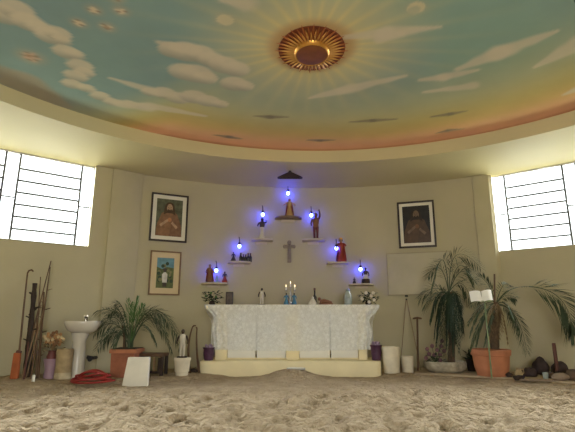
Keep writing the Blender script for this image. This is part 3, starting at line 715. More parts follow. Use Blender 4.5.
# step under the altar with rounded front corners
st0, st1 = PX(199, 6.5, .15), PX(382, 6.5, .15); yf, yb = 6.46, 7.2
pts = []
for cx_, cy_, a0 in ((st1 - .1, yf + .1, -90), (st1 - .1, yb - .1, 0), (st0 + .1, yb - .1, 90), (st0 + .1, yf + .1, 180)):
    for k in range(7): a = R(a0 + 15 * k); pts.append((cx_ + .1 * math.cos(a), cy_ + .1 * math.sin(a), -.02))
m = MB(); m.poly(pts, .275, Vector((0, 0, 1)))
tag(m.build('altar_step', M_altar, bevel=.018), 'low cream step with rounded corners under the altar, half buried in sand', 'step')

# lace cloth
def cloth():
    mb = MB(); zc_ = zt + .006; xl, xr = X(204.3, 1.0, 6.66), X(378.5, 1.0, 6.66); yb_, yf_ = 7.22, 6.665
    nu = 150; top = 10; drop = 46; Z1 = .405
    vs = []
    def ends(x, d):   # how far the overhanging end droops
        e = max(0, (X(208, 1) - x), x - X(374, 1)); return -min(.05, e * .5)
    for j in range(top + drop + 1):
        for i in range(nu + 1):
            u = i / nu
            if j <= top:
                y = yb_ + (yf_ - yb_) * j / top; x = xl + (xr - xl) * u; z = zc_
            else:
                k = (j - top) / drop
                # sides narrow below the corner points
                bl = X(213.5 + .8 * math.sin(k * 9), .7) + (xl - X(213.5, .7)) * (1 - smooth(0, .34, k)); br = X(370 + 1.2 * math.sin(k * 11 + 1), .7) + (xr - X(370, .7)) * (1 - smooth(0, .42, k))
                x = bl + (br - bl) * u
                z = zc_ - (zc_ - Z1) * k - .02 * k * math.sin(u * PI) - (.008 * abs(math.sin(u * PI * 42)) * (k > .97))
                e0 = max(0, 1 - u / .10); e1 = max(0, 1 - (1 - u) / .11)
                y = yf_ - .006 * math.sin(min(1, k * 6) * PI / 2) + (.024 * k + .012) * (math.sin(u * 150) * (e0 + e1)) + .006 * k * math.sin(u * 31) + (e0 + e1) * .01 - .012 * k
            vs.append((x, y, z))
    n = nu + 1
    fs = [(j * n + i, j * n + i + 1, (j + 1) * n + i + 1, (j + 1) * n + i) for j in range(top + drop) for i in range(nu)]
    mb.add(vs, fs)
    for s, xe in ((-1, xl), (1, xr)):   # hanging ends
        vs = []; na = 24; nd = 16
        for j in range(nd + 1):
            k = j / nd
            for i in range(na + 1):
                v = i / na; y = yf_ + (yb_ - yf_) * v
                z = zc_ - (zc_ - .46) * k; x = xe - s * (.115 if s < 0 else .10) * smooth(0, .5, k) + .018 * k * math.sin(v * 24)
                vs.append((x, y, z))
        n = na + 1
        mb.add(vs, [(j * n + i, j * n + i + 1, (j + 1) * n + i + 1, (j + 1) * n + i) for j in range(nd) for i in range(na)])
    return mb
tag(cloth().build('altar_cloth', M_lace, angle=60), 'white lace cloth with scalloped hem draped over the altar', 'tablecloth')

# ------------------------------------------------------------------ plants
def leaf_blade(mb, base, d, L, w, droop=.3, side=None):
    d = Vector(d).normalized(); s = side or d.cross(Vector((0, 0, 1)))
    if s.length < .01: s = Vector((1, 0, 0))
    s = s.normalized(); b = Vector(base); up = s.cross(d).normalized()
    m1 = b + d * L * .45 + Vector((0, 0, -droop * L * .12)); tip = b + d * L * .95 + Vector((0, 0, -droop * L * .5))
    mb.add([b, m1 + s * w / 2 - up * w * .15, m1 + up * w * .12, m1 - s * w / 2 - up * w * .15, tip], [(0, 1, 2), (0, 2, 3), (1, 4, 2), (2, 4, 3)])
def frond(parent, p0, p1, p2, ll=.22, n=24, w=.016, m=M_leaf, start=.25, droop=.6, rad=.007, ang=50, name='frond', roll=None):
    if roll is None: roll = random.uniform(.5, 1.1) * random.choice((-1, 1))
    pts = bez(p0, p1, p2, 20); mb = MB(); mb.tube(pts, [rad * (1 - .7 * i / 20) for i in range(21)], 6)
    for i in range(n):
        t = start + (1 - start) * (i + .5) / n; k = t * 20; j = min(19, int(k)); p = pts[j].lerp(pts[j + 1], k - j)
        tan = (pts[min(20, j + 1)] - pts[j]).normalized(); sd = tan.cross(Vector((0, 0, 1)))
        if sd.length < .05: sd = Vector((1, 0, 0))
        sd.normalize(); sd = (sd * math.cos(roll) + tan.cross(sd) * math.sin(roll)).normalized(); prof = math.sin(PI * min(1, .18 + .82 * (t - start) / (1 - start) * .93)) ** .6
        for s in (-1, 1):
            a = R(ang + random.uniform(-10, 10)) * (1 - .45 * (t - start)); d = tan * math.cos(a) + sd * s * math.sin(a) + Vector((0, 0, random.uniform(-.25, .1)))
            leaf_blade(mb, p, d, ll * prof * random.uniform(.8, 1.1), w, droop * random.uniform(.6, 1.4))
    return mb.build(name, m, parent, smooth=False)
def L_(root, p): return Vector(p) - root.location
def rimpot(t, r, h, m, name='pot', r0=.74):
    mb = MB(); mb.lathe([(r * r0, 0), (r * (r0 + .12), h * .3), (r * .93, h * .76), (r * 1.0, h * .78), (r * 1.03, h * .97), (r * .97, h), (r * .88, h * .99), (r * .86, h * .9)], 28)
    o = mb.build(name, m, t, angle=50)
    mb = MB(); mb.lathe([(r * .87, h * .9), (r * .4, h * .93), (.005, h * .94)], 24); mb.build('soil', M_soil, t)
    return o

def floorY(py, z): return (CAMZ - z) / math.tan(math.atan((py - 216) / FPX) - PITCH)
# palm in square terracotta planter, left of the altar
Y = 6.15; zb = .09; bx = PX(125.5, Y, zb); t = thing('potted_palm', 'arching palm in a terracotta planter behind the white stone slab', 'potted plant', (bx, Y, zb))
hp = P(127, 349, Y).z - zb; pw = S(25.5, Y)
m = MB(); m.box((0, 0, hp / 2 - .012), (pw * .84, .34, hp - .024), taper=1.04); m.build('pot', mat('dull_terracotta', (.30, .11, .06), .85, .2, 9), t, bevel=.012)
m = MB(); m.box((0, 0, hp - .018), (pw * 1.0, .38, .05)); m.build('pot_rim', M_terra, t, bevel=.012)
m = MB(); m.box((0, 0, hp + .008), (pw * .9, .34, .012)); m.build('soil', M_soil, t)
for k in range(5):
    a = k * 1.3; m = MB(); m.tube([(.05 * math.cos(a), .04 * math.sin(a), hp), (.06 * math.cos(a), .05 * math.sin(a), hp + .14), (.10 * math.cos(a), .08 * math.sin(a), hp + .3)], [.018, .014, .008], 8); m.build('stem', M_trunk if k % 2 else M_leaf, t)
O = P(130, 345, Y)
PALM = [((120, 305), (95, 312), .1), ((116, 314), (94, 333), .05), ((114, 322), (97, 350), .12), ((122, 318), (101, 340), -.2), ((122, 300), (108, 314), .15), ((126, 306), (116, 303), .1),
        ((150, 286), (178, 334), .05), ((150, 292), (172, 352), .1), ((150, 302), (167, 334), -.2), ((142, 312), (156, 342), -.22), ((158, 280), (180, 350), .15), ((142, 296), (160, 320), .1), ((118, 308), (100, 324), .15), ((130, 318), (113, 345), -.3)]
for (cpx, cpy), (tx, ty), dy in PALM:
    mid = P(cpx, cpy, Y + dy * .6); tip = P(tx, ty, Y + dy)
    frond(t, L_(t, O + Vector((random.uniform(-.03, .03), 0, 0))), L_(t, mid) + Vector((0, 0, .06)), L_(t, tip), ll=.2, n=20, w=.0135, droop=.7)
for tx, ty, cx_, cy_ in ((128, 300, 130, 325), (138, 297, 133, 322), (133, 303, 132, 325), (143, 305, 137, 322)):
    frond(t, L_(t, O), L_(t, P(cx_, cy_, Y - .05)), L_(t, P(tx, ty, Y - .12)), ll=.13, n=14, w=.02, m=M_leafyoung, droop=.1, ang=28, start=.45, name='young_frond')

# tall dark cycad palm in the stone bowl, right
Y = 6.62; zb = ZK; bx = PX(445.5, Y, zb); t = thing('stone_bowl_planter', 'tall dark palm growing from a wide mottled stone bowl', 'potted plant', (bx, Y, zb))
hp = P(445, 361, Y).z - zb; rw = S(20.5, Y)
m = MB(); m.lathe([(rw * .72, 0), (rw * .95, hp * .35), (rw, hp * .75), (rw * .97, hp), (rw * .88, hp), (rw * .84, hp * .8)], 30, sy=.8); m.build('bowl', M_stonepot, t, angle=60)
m = MB(); m.lathe([(rw * .85, hp * .78), (rw * .4, hp * .86), (.01, hp * .88)], 24, sy=.8); m.build('soil', M_soil, t)
tr = [P(451, 361, Y), P(452, 340, Y), P(449, 315, Y), P(450, 292, Y)]
m = MB(); m.tube([L_(t, tr[0]) - Vector((0, 0, .04))] + [L_(t, q) for q in tr[1:]], [.05, .045, .045, .04], 12); m.build('trunk', M_trunk, t)
crown = P(450, 292, Y)
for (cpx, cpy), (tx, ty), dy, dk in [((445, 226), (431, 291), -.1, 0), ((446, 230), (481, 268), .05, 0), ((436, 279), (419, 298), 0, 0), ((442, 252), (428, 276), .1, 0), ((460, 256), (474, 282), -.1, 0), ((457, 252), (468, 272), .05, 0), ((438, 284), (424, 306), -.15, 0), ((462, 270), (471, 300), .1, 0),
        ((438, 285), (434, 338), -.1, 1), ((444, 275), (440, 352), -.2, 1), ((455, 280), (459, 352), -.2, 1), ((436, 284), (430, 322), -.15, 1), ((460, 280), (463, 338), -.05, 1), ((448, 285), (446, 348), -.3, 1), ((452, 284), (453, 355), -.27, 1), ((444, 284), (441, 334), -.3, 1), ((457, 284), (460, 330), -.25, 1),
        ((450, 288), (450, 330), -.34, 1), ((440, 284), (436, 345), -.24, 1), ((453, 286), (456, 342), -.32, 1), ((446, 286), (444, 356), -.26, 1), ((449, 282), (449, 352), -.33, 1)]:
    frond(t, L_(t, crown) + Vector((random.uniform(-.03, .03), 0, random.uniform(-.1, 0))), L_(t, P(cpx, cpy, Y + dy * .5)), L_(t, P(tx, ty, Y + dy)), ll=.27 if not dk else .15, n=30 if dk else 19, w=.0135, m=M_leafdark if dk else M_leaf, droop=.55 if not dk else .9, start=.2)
# mauve flowers standing in the bowl's left half
def bloom_cluster(t, centres, m, r=.03, nm='blossom'):
    for c in centres:
        mb = MB(); n = 7
        for k in range(n):
            a = 2 * PI * k / n; mb.ball((c[0] + r * .62 * math.cos(a), c[1] - r * .2, c[2] + r * .62 * math.sin(a)), (r * .42, r * .3, r * .42), 7, 5)
        mb.ball((c[0], c[1] - r * .35, c[2]), (r * .35, r * .25, r * .35), 7, 5); mb.build(nm, m, t)
def small_plant(name, label, base, centres, stems_from, fm, r, leaf_n=14, leaf_l=.1, lm=M_leafdark, lr=.1, lz=.1):
    t = thing(name, label, 'flowers', base); b = Vector(base)
    loc = [c - b for c in centres]
    mb = MB()
    for c in loc: mb.tube(bez(Vector(stems_from), (c.x * .5, c.y, c.z * .5), c, 6), .004, 5)
    mb.build('stems', M_leaf, t)
    mb = MB()
    for k in range(leaf_n):
        a = random.uniform(0, 2 * PI); q = Vector((random.uniform(-lr, lr), random.uniform(-.05, .05), random.uniform(.02, lz)))
        leaf_blade(mb, q, (math.cos(a), math.sin(a) * .6, random.uniform(.0, .9)), leaf_l * random.uniform(.7, 1.2), leaf_l * .35, .4)
    mb.build('leaves', lm, t, smooth=False)
    bloom_cluster(t, loc, fm, r); return t
zs = P(445, 361, Y).z
fb = (PX(434, Y - .05, zs), Y - .1, zs - .035)
small_plant('mauve_flowers', 'clump of mauve flowers planted in the stone bowl beside the trunk', fb, [P(px, py, Y - .12) for px, py in ((427, 349), (432, 346), (437, 350), (441, 346), (429, 354), (434, 355), (440, 355), (444, 351), (442, 341), (440, 360), (426, 358))], (0, 0, .02), M_flower_p, .029, 26, .1, M_leafdark, .14, .12)
# dark leafy plant between bowl and terracotta pot
Yp = 6.74; t = thing('dark_leafy_plant', 'low dark leafy plant in a black pot between stone bowl and terracotta pot', 'potted plant', (PX(473.5, Yp, .09), Yp, ZK))
m = MB(); m.lathe([(.07, 0), (.095, .15), (.1, .16), (.085, .16), (.08, .14)], 18); m.build('pot', M_wooddark, t)
m = MB()
for k in range(34):
    a = random.uniform(0, 2 * PI); leaf_blade(m, (random.uniform(-.04, .04), random.uniform(-.04, .04), .13 + random.uniform(0, .12)), (math.cos(a), math.sin(a), random.uniform(.1, 1.4)), random.uniform(.1, .2), .05, .5)
m.build('leaves', M_leafdark, t, smooth=False)

# big palm in terracotta pot, right
Y = 6.22; zb = ZK; t = thing('potted_palm', 'palm with long arching fronds in a round terracotta pot', 'potted plant', (PX(492.5, Y, zb), Y, zb))
hp = P(492, 349, Y).z - zb; rw = S(18.3, Y); rimpot(t, rw, hp, M_terra)
m = MB(); q = [P(495, 349, Y), P(494, 330, Y), P(497, 312, Y), P(496, 302, Y)]
m.tube([L_(t, k) for k in q], [.055, .065, .06, .03], 12); m.build('trunk', M_trunk, t)
m = MB(); m.tube([L_(t, P(495, 349, Y)), L_(t, P(494.5, 274, Y - .05))], .012, 8); m.build('support_stake', M_wood, t)
O = P(496, 305, Y)
frond(t, L_(t, O), L_(t, P(505, 285, Y)), L_(t, P(530, 286.5, Y - .1)), ll=.02, n=4, w=.01, start=.8, rad=.009, name='frond_stalk')
frond(t, L_(t, P(529, 286.5, Y - .1)), L_(t, P(571, 289, Y - .3)), L_(t, P(572, 333, Y - .35)), ll=.42, n=56, w=.024, start=.02, droop=.5, ang=42, roll=1.25)
frond(t, L_(t, O), L_(t, P(519, 304, Y - .1)), L_(t, P(527, 352, Y - .15)), ll=.19, n=28, w=.018, start=.3, droop=.6)
for (cpx, cpy), (tx, ty), dy in [((482, 296), (468, 324), -.05), ((478, 300), (470, 335), -.1), ((504, 290), (516, 298), 0), ((490, 280), (478, 276), .1), ((501, 282), (508, 284), .1), ((512, 300), (518, 336), .05), ((485, 300), (476, 345), -.15), ((480, 310), (470, 350), -.2), ((492, 310), (484, 345), -.25), ((506, 296), (514, 318), -.2), ((488, 290), (470, 305), .1)]:
    frond(t, L_(t, O), L_(t, P(cpx, cpy, Y + dy * .5)), L_(t, P(tx, ty, Y + dy)), ll=.17, n=18, w=.014, start=.25, droop=.45)
for (tx, ty) in ((486, 330), (500, 340), (503, 332), (508, 344), (490, 340), (498, 322)):
    frond(t, L_(t, O), L_(t, P((tx + 496) / 2, 300, Y - .1)), L_(t, P(tx, ty, Y - .16)), ll=.1, n=10, w=.012, m=M_leafdry, start=.3, droop=.8, name='dry_frond')

# music-stand style reading stand with open book
Y = 5.93; zb = ZK; q0 = P(492, 380, Y); q1 = P(484.5, 301, Y + .0)
q0.z = zb - .0; t = thing('reading_stand', 'thin green reading stand leaning in front of the terracotta pot', 'stand', q0)
m = MB(); m.tube([(0, 0, 0), L_(t, q1)], [.011, .009], 8); m.build('pole', M_greenpole, t)
m = MB(); m.box(L_(t, q1) + Vector((-.02, .02, .035)), (.20, .012, .09), tilt=(-.35, 0)); m.box(L_(t, q1) + Vector((-.02, -.014, -.004)), (.22, .045, .012)); m.build('rest', M_greenpole, t)
bk = thing('open_book', 'open white booklet resting on the thin green stand', 'book', P(482, 302, Y - .012))
wv = S(11, Y, 1)
for s, zz in ((-1, 0), (1, .022)):
    m = MB(); vs = []
    for i in range(7):
        k = i / 6; x = s * wv * k; y = -.0 - .02 * math.sin(k * PI) + .015 * k
        for v in (0, 1): vs.append((x, y + v * .03 - .02, zz * k + v * .135 + .012 * math.sin(k * PI)))
    n = len(vs); vs2 = [(a, b + .008, c) for a, b, c in vs]
    fs = [(2 * i, 2 * i + 2, 2 * i + 3, 2 * i + 1) for i in range(6)]; fs += [tuple(q + n for q in f_[::-1]) for f_ in fs]
    fs += [(2 * i, 2 * i + n, 2 * i + 2 + n, 2 * i + 2) for i in range(6)] + [(2 * i + 1, 2 * i + 3, 2 * i + 3 + n, 2 * i + 1 + n) for i in range(6)] + [(0, 1, 1 + n, n), (12, 12 + n, 13 + n, 13)]
    m.add(vs + vs2, fs); m.build('page', M_paper, bk, angle=30)
m = MB(); m.tube([(0, -.008, 0), (0, .008, .135)], .007, 6); m.build('spine', mat('book_spine_grey', (.4, .4, .38), .7), bk)

# ------------------------------------------------------------------ things on the altar
ZA = zt + .007
def onalt(px, Y=6.95): return Vector((PX(px, Y, ZA), Y, ZA))
def flowers_in_vase(name, label, base, vase_m, vh, vr, px_list, Yv, fm, fr_, leafm, nleaf, ll, lr):
    t = thing(name, label, 'flowers', base); b = Vector(base)
    m = MB(); m.lathe([(vr * .7, 0), (vr, vh * .4), (vr * .7, vh * .8), (vr * .85, vh), (vr * .7, vh)], 18); m.build('vase', vase_m, t)
    loc = [P(px, py, Yv) - b for px, py in px_list]
    m = MB()
    for c in loc: m.tube(bez((0, 0, vh * .9), (c.x * .3, c.y, (c.z + vh) * .55), c, 6), .004, 5)
    m.build('stems', leafm, t)
    m = MB()
    for k in range(nleaf):
        a = random.uniform(0, 2 * PI); q = Vector((random.uniform(-lr, lr), random.uniform(-.05, .05), vh * .8 + random.uniform(0, lr * 1.1)))
        leaf_blade(m, q, (math.cos(a), math.sin(a) * .6, random.uniform(-.4, 1)), ll * random.uniform(.7, 1.2), ll * .45, .5)
    m.build('leaves', leafm, t, smooth=False)
    if loc and fm: bloom_cluster(t, loc, fm, fr_)
    return t
flowers_in_vase('leafy_plant', 'bushy dark green plant at the left end of the altar top', onalt(212, 6.9), M_wooddark, .06, .05, [(206, 296), (216, 297), (211, 293)], 6.88, M_leafyoung, .02, M_leafdark, 60, .085, .125)
b = onalt(229.3, 6.93); t = thing('dark_photo_frame', 'small dark upright framed card beside the bushy altar plant', 'frame', b)
m = MB(); hh = S(13, 6.93, 1); m.box((0, 0, hh / 2), (S(7.4, 6.93), .03, hh)); m.build('frame', M_frame_d, t, bevel=.006)
m = MB(); m.box((0, -.015, hh / 2), (S(5, 6.93), .006, hh * .78)); m.build('card', mat('dim_card', (.085, .06, .045), .5, .4, 20), t)
figurine('white_clad_figurine', 'figurine with dark face and white clothes standing alone on the altar', onalt(261.7, 6.9), S(16.5, 6.9, 1), .1, M_robe_w, skin=M_skindark, legs=True, flare=.2, arms=((-.2, -.05, .5), (.2, -.05, .5)))
figurine('blue_robed_figurine', 'dark haired figurine in blue robe, on the plant side of the candelabrum', onalt(286.3, 6.84), S(11.5, 6.84, 1), .15, M_robe_b, skin=M_skindark, flare=.24)
figurine('blue_robed_figurine', 'dark haired figurine in blue robe, on the glass jar side of the candelabrum', onalt(294.2, 6.84), S(11.5, 6.84, 1), -.15, M_robe_b, skin=M_skindark, flare=.24)
b = onalt(290.5, 7.0); t = thing('candelabrum', 'crystal candelabrum with three arms behind the two blue robed figurines', 'candelabrum', b)
cz = P(290, 291, 7.0).z - b.z
m = MB(); m.lathe([(.05, 0), (.055, .012), (.02, .03), (.012, .06), (.022, .08), (.01, .11), (.018, .14), (.009, cz)], 16); m.build('stem', M_crystal, t)
arms = [(-.068, cz + .0), (0, cz + .05), (.066, cz + .0)]
for dx, z in arms:
    m = MB()
    if dx: m.tube(bez((0, 0, cz * .75), (dx, 0, cz * .6), (dx, 0, z), 8), .007, 6)
    else: m.tube([(0, 0, cz * .8), (0, 0, z)], .007, 6)
    m.lathe([(.01, 0), (.022, .008), (.014, .012)], 12, (dx, 0, z)); m.build('arm', M_crystal, t)
for k, (dx, z) in enumerate(arms):
    cd = thing('candle', ['short white candle in the candelabrum arm toward the dark framed card', 'white candle in the tall centre of the candelabrum', 'short white candle in the candelabrum arm toward the glass jar'][k], 'candle', b + Vector((dx, 0, z + .012)), 0, 'candles in the candelabrum')
    m = MB(); m.lathe([(.009, 0), (.009, .05), (.003, .054)], 10); m.build('wax', M_candle, cd)
    m = MB(); m.lathe([(.003, .054), (.0065, .064), (.004, .076), (.001, .088)], 8); m.build('flame', M_flame, cd)
b = onalt(312.7, 6.9); t = thing('seated_white_ornament', 'small white seated ornament beside the dark bottle on the altar', 'ornament', b)
m = MB(); m.lathe([(.07, 0), (.068, .02), (.045, .06), (.022, .095)], 18, sy=.8); m.build('body', M_robe_w, t)
m = MB(); m.ball((0, 0, .105), .022); m.build('head', M_robe_w, t)
b = onalt(314.8, 7.02); t = thing('slim_dark_bottle', 'slim dark bottle with tall neck behind the white seated ornament', 'bottle', b)
hh = S(17, 7.02, 1); m = MB(); m.lathe([(.03, 0), (.033, .01), (.033, hh * .45), (.014, hh * .62), (.013, hh * .9)], 16); m.build('body', M_bottle, t)
m = MB(); m.lathe([(.016, hh * .88), (.016, hh)], 12); m.build('cap', M_redwood, t)
b = onalt(326, 6.88); t = thing('reclining_figurine', 'low orange brown reclining figurine on the altar', 'figurine', b)
m = MB(); m.box((0, 0, .012), (S(14, 6.88), .09, .024)); m.build('base', M_robe_br, t, bevel=.006)
m = MB(); m.tube([(-.09, 0, .045), (-.03, 0, .055), (.03, -.01, .045), (.09, 0, .035)], [.03, .034, .028, .014], 10); m.tube([(-.07, -.02, .06), (-.09, -.04, .04), (-.07, -.045, .03)], .011, 6); m.build('body', M_robe_br, t)
m = MB(); m.ball((-.1, 0, .085), (.022, .022, .026)); m.build('head', M_robe_br, t)
m = MB(); m.ball((-.098, .006, .092), (.024, .024, .024)); m.build('hair', M_woodlight, t)
b = onalt(348.3, 6.92); t = thing('glass_jar', 'clear bluish glass jar with stopper near the flower bouquet', 'jar', b)
hh = S(17, 6.92, 1); m = MB(); m.lathe([(.055, 0), (.062, .02), (.06, hh * .55), (.038, hh * .72), (.036, hh * .8), (.044, hh * .82)], 20); m.build('body', M_glassjar, t)
m = MB(); m.lathe([(.03, hh * .82), (.034, hh * .9), (.012, hh * .96), (.004, hh)], 14); m.build('stopper', M_glassjar, t)
flowers_in_vase('flower_bouquet', 'dark leafy bouquet with white blossoms at the right end of the altar', onalt(368.5, 6.9), M_wooddark, .06, .05, [(371, 296), (374, 300), (366, 293), (362, 299), (369, 302), (373, 293)], 6.8, M_flower_w, .026, M_leafdark, 60, .09, .12)

# ------------------------------------------------------------------ purple wrapped pots on the step
for px, y0, y1, lab, dy in ((208.5, 345, 361, 'purple foil wrapped pot of lilac flowers on the step, below the leafy altar plant', 6.62), (376.5, 342, 362, 'purple foil wrapped pot on the step, beside the tall cream drum', 6.62)):
    zb = .2555; b = Vector((PX(px, dy, zb), dy, zb)); t = thing('wrapped_pot', lab, 'pot', b)
    hh = P(px, y0, dy).z - zb; r = S(5.6, dy)
    m = MB(); m.lathe([(r * .75, 0), (r * .95, hh * .4), (r * .85, hh * .7), (r * 1.08, hh * .84), (r * .7, hh * .8), (r * .6, hh * .74)], 24, wob=.05); m.build('wrapping', M_purple, t)
    m = MB()
    for k in range(9): a = k * .7; m.ball((r * .5 * math.cos(a), r * .5 * math.sin(a), hh * (.84 + .12 * (k % 3) / 2)), r * .27, 8, 6)
    m.build('blossoms', mat('lilac_blossom', (.30, .22, .30), .8, .3, 30), t)

# tray on the sand mound
b = Vector((PX(296, 6.33, .17), 6.33, .158)); t = thing('metal_tray', 'small pale metal tray lying on the sand mound before the altar', 'tray', b)
m = MB(); m.box((0, 0, .012), (S(17, 6.3), .12, .018), taper=1.08); m.build('dish', mat('tray_metal', (.5, .5, .5), .35, .1, 9, metal=.5), t, bevel=.005)
m = MB(); m.box((0, 0, .026), (S(15, 6.3), .09, .01)); m.build('candle_wax', M_candle, t, bevel=.003)

# ------------------------------------------------------------------ left group
# pedestal sink
Y = 6.02; zb = .085; b = Vector((PX(75.8, Y, zb), Y, zb)); nr = Vector((CX - b.x, CY - b.y, 0)).normalized()
t = thing('pedestal_sink', 'white pedestal washbasin standing against the left wall', 'sink', b, .25)
hb_ = P(81, 321, Y).z - zb; hu = P(81, 333, Y - .1).z - zb
m = MB(); m.lathe([(.1, 0), (.097, .04), (.085, .25), (.08, hu * .8), (.11, hu)], 22, (-.0, 0, 0), sy=.85)
m.build('pedestal', M_white, t)
rw = S(17.0, Y)
m = MB(); m.lathe([(rw * .42, hu - .01), (rw * .8, hu + .03), (rw * .97, hb_ - .05), (rw, hb_ - .015), (rw * .98, hb_), (rw * .84, hb_), (rw * .76, hb_ - .03), (rw * .5, hb_ - .1), (.02, hb_ - .12)], 32, (.02, 0, 0), sy=.78); m.build('basin', M_white, t, angle=50)
m = MB(); m.lathe([(.022, 0), (.02, .05), (.024, .06)], 12, (.02, .19, hb_ - .002)); m.tube([(.02, .19, hb_ + .045), (.02, .12, hb_ + .06), (.02, .09, hb_ + .045)], .011, 8); tp = m.build('tap', M_chrome, t)
m = MB(); m.box((.02, .19, hb_ + .065), (.05, .02, .012)); m.build('tap_handle', M_chrome, tp)
m = MB(); m.tube([(.09, .1, hu * .45), (.16, .12, hu * .42), (.19, .22, hu * .42)], .022, 8); m.ball((.13, .1, hu * .4), .032, 10, 7); m.build('waste_pipe', M_dark, t)

# staffs and sticks leaning in the corner; each one its own thing
def stick(name, label, pb, pt, rad, m, Yb, Yt, zb=None, hook=False, knots=0, spikes=0, cat='stick', group='sticks leaning on the left wall'):
    a = P(pb[0], pb[1], Yb); a.z = zb if zb is not None else hz(a.x, a.y) - .004
    e = P(pt[0], pt[1], Yt); t = thing(name, label, cat, a, 0, group)
    d = e - a; mid = d * .5 + Vector((random.uniform(-.02, .02), 0, 0)); pts = bez((0, 0, 0), mid, d, 14)
    rr = [rad * (1 - .35 * i / 14) * (1 + (.25 * random.uniform(-1, 1) if knots else 0)) for i in range(15)]
    mb = MB(); mb.tube(pts, rr, 8); mb.build('shaft', m, t)
    if hook:
        mb = MB(); mb.tube([d, d + Vector((.015, 0, .03)), d + Vector((.05, -.005, .04)), d + Vector((.075, -.01, .02))], [rad * .7, rad * .75, rad * .7, rad * .6], 8); mb.build('hook', m, t)
    if spikes:
        for k in range(spikes):
            q = d * (.25 + .7 * k / spikes); a_ = k * 2.1; dv = Vector((math.cos(a_), math.sin(a_) * .5, .3)) * random.uniform(.045, .10)
            mb = MB(); mb.tube([q, q + dv], [rad * .45, rad * .25], 6); mb.build('twig', m, t)
    return t
Yk = 5.75
stick('walking_stick', 'hook topped brown cane rising from the orange block', (17, 377), (27.5, 273), .014, M_wood, 5.62, 5.74, hook=True, cat='cane')
t0 = P(14.5, 377, 5.55); z0 = hz(t0.x, t0.y) - .004; t = thing('orange_block', 'upright orange painted block at the foot of the hooked cane', 'block', (t0.x, t0.y, z0), .1)
m = MB(); m.box((0, 0, S(12, 5.6)), (S(6.5, 5.6), .07, S(24, 5.6)), taper=.85); m.build('body', M_orange, t, bevel=.01)
m = MB(); m.box((.01, 0, S(24, 5.6)), (S(4, 5.6), .05, .05), tilt=(0, .3)); m.build('top_peg', M_redwood, t, bevel=.006)
stick('thorny_branch', 'thick dark thorny trunk among the sticks by the left wall', (28, 374), (35, 283.5), .04, M_wooddark, 5.72, 5.86, knots=1, spikes=9, cat='branch')
stick('thorny_branch', 'dark forked branch leaning behind the thick thorny trunk', (25, 374), (33, 300), .025, M_wooddark, 5.80, 5.9, knots=1, spikes=7, cat='branch')
stick('long_rod', 'longest thin rod reaching highest up the left wall', (22, 377), (51, 261), .010, M_wood, 5.68, 5.95, cat='rod')
stick('long_rod', 'long thin rod crossing just beneath the longest one', (36, 377), (50.3, 267), .010, M_wood, 5.72, 5.95, knots=1, spikes=4, cat='rod')
stick('long_rod', 'thin upright rod between the thick thorny trunk and the longest rod', (36, 377), (40.5, 277), .009, M_wood, 5.7, 5.92, cat='rod')
stick('long_rod', 'pale thin stick crossing low in the bundle', (22, 378), (41, 305), .009, M_woodlight, 5.62, 5.88, cat='rod')
stick('long_rod', 'pale stick slanting the steepest in the bundle', (26, 378), (46, 300), .009, M_woodlight, 5.64, 5.9, cat='rod')
stick('thorny_branch', 'knotty brown branch nearest to the straw flowers', (38, 377), (44, 292), .018, M_wood, 5.74, 5.92, knots=1, spikes=8, cat='branch')
stick('long_rod', 'short brown stick beside the white candle stub', (31, 378), (37, 318), .012, M_wood, 5.62, 5.85, cat='rod')
stick('long_rod', 'short reddish stick beside the orange block', (24, 378), (30, 330), .012, M_redwood, 5.58, 5.8, cat='rod')
q = P(33.5, 378, 5.5); z0 = hz(q.x, q.y) - .003; t = thing('white_candle', 'white candle stub standing at the foot of the sticks', 'candle', (q.x, q.y, z0))
m = MB(); m.lathe([(.018, 0), (.018, .075), (.008, .082)], 12); m.build('wax', M_candle, t)
m = MB(); m.tube([(0, 0, .08), (.002, 0, .093)], .0025, 5); m.build('wick', M_dark, t)
c = WL + dl * 1.27; n_ = Vector((-dl.y, dl.x, 0)); n_ = n_ if n_.dot(c - Vector((CX, CY, 0))) < 0 else -n_
t = thing('wall_fitting', 'small white fitting on the wall below the window, far from the sticks', 'wall fitting', (c.x, c.y, P(1, 268, c.y).z), math.atan2(n_.x, -n_.y))
m = MB(); m.box((0, -.012, 0), (.10, .024, .10)); m.build('plate', M_mount, t, bevel=.006)
m = MB(); m.lathe([(.028, 0), (.03, .02), (.02, .03)], 14); m.xf(Matrix.Translation((0, -.024, 0)) @ Matrix.Rotation(PI / 2, 4, 'X')); m.build('knob', M_mount, t)
# straw flowers in maroon vase inside lilac pot
Y = 5.86; x = PX(49, Y, .1); zb = hz(x, Y) - .004
t = thing('lilac_pot', 'lilac glazed pot beneath the straw flowers', 'pot', (x, Y, zb))
hh = P(49, 358.5, Y).z - zb; r = S(6.6, Y)
m = MB(); m.lathe([(r * .75, 0), (r * .82, hh * .1), (r * .72, hh * .5), (r * .98, hh * .93), (r, hh), (r * .88, hh), (r * .8, hh * .85)], 22); m.build('body', M_lilac, t)
m = MB(); m.lathe([(r * .85, hh * .84), (.01, hh * .86)], 16); m.build('soil', M_soil, t)
pts = [(54.5 + 10.5 * math.sqrt((k + .5) / 26) * math.cos(k * 2.4), 338.5 + 7 * math.sqrt((k + .5) / 26) * math.sin(k * 2.4)) for k in range(26)]
flowers_in_vase('straw_flower_bunch', 'bunch of orange and cream straw flowers in a maroon vase', (x, Y, zb + hh * .86 + .001), M_maroon, .13, .06, pts[::2], Y - .03, M_flower_o, .021, M_leafdry, 26, .08, .12)
tt = [o for o in C.objects if o.get('label', '').startswith('bunch of orange')][0]
bloom_cluster(tt, [P(px, py, Y - .06) - Vector((x, Y, zb + hh * .86 + .001)) for px, py in pts[1::4]], M_flower_c, .02)
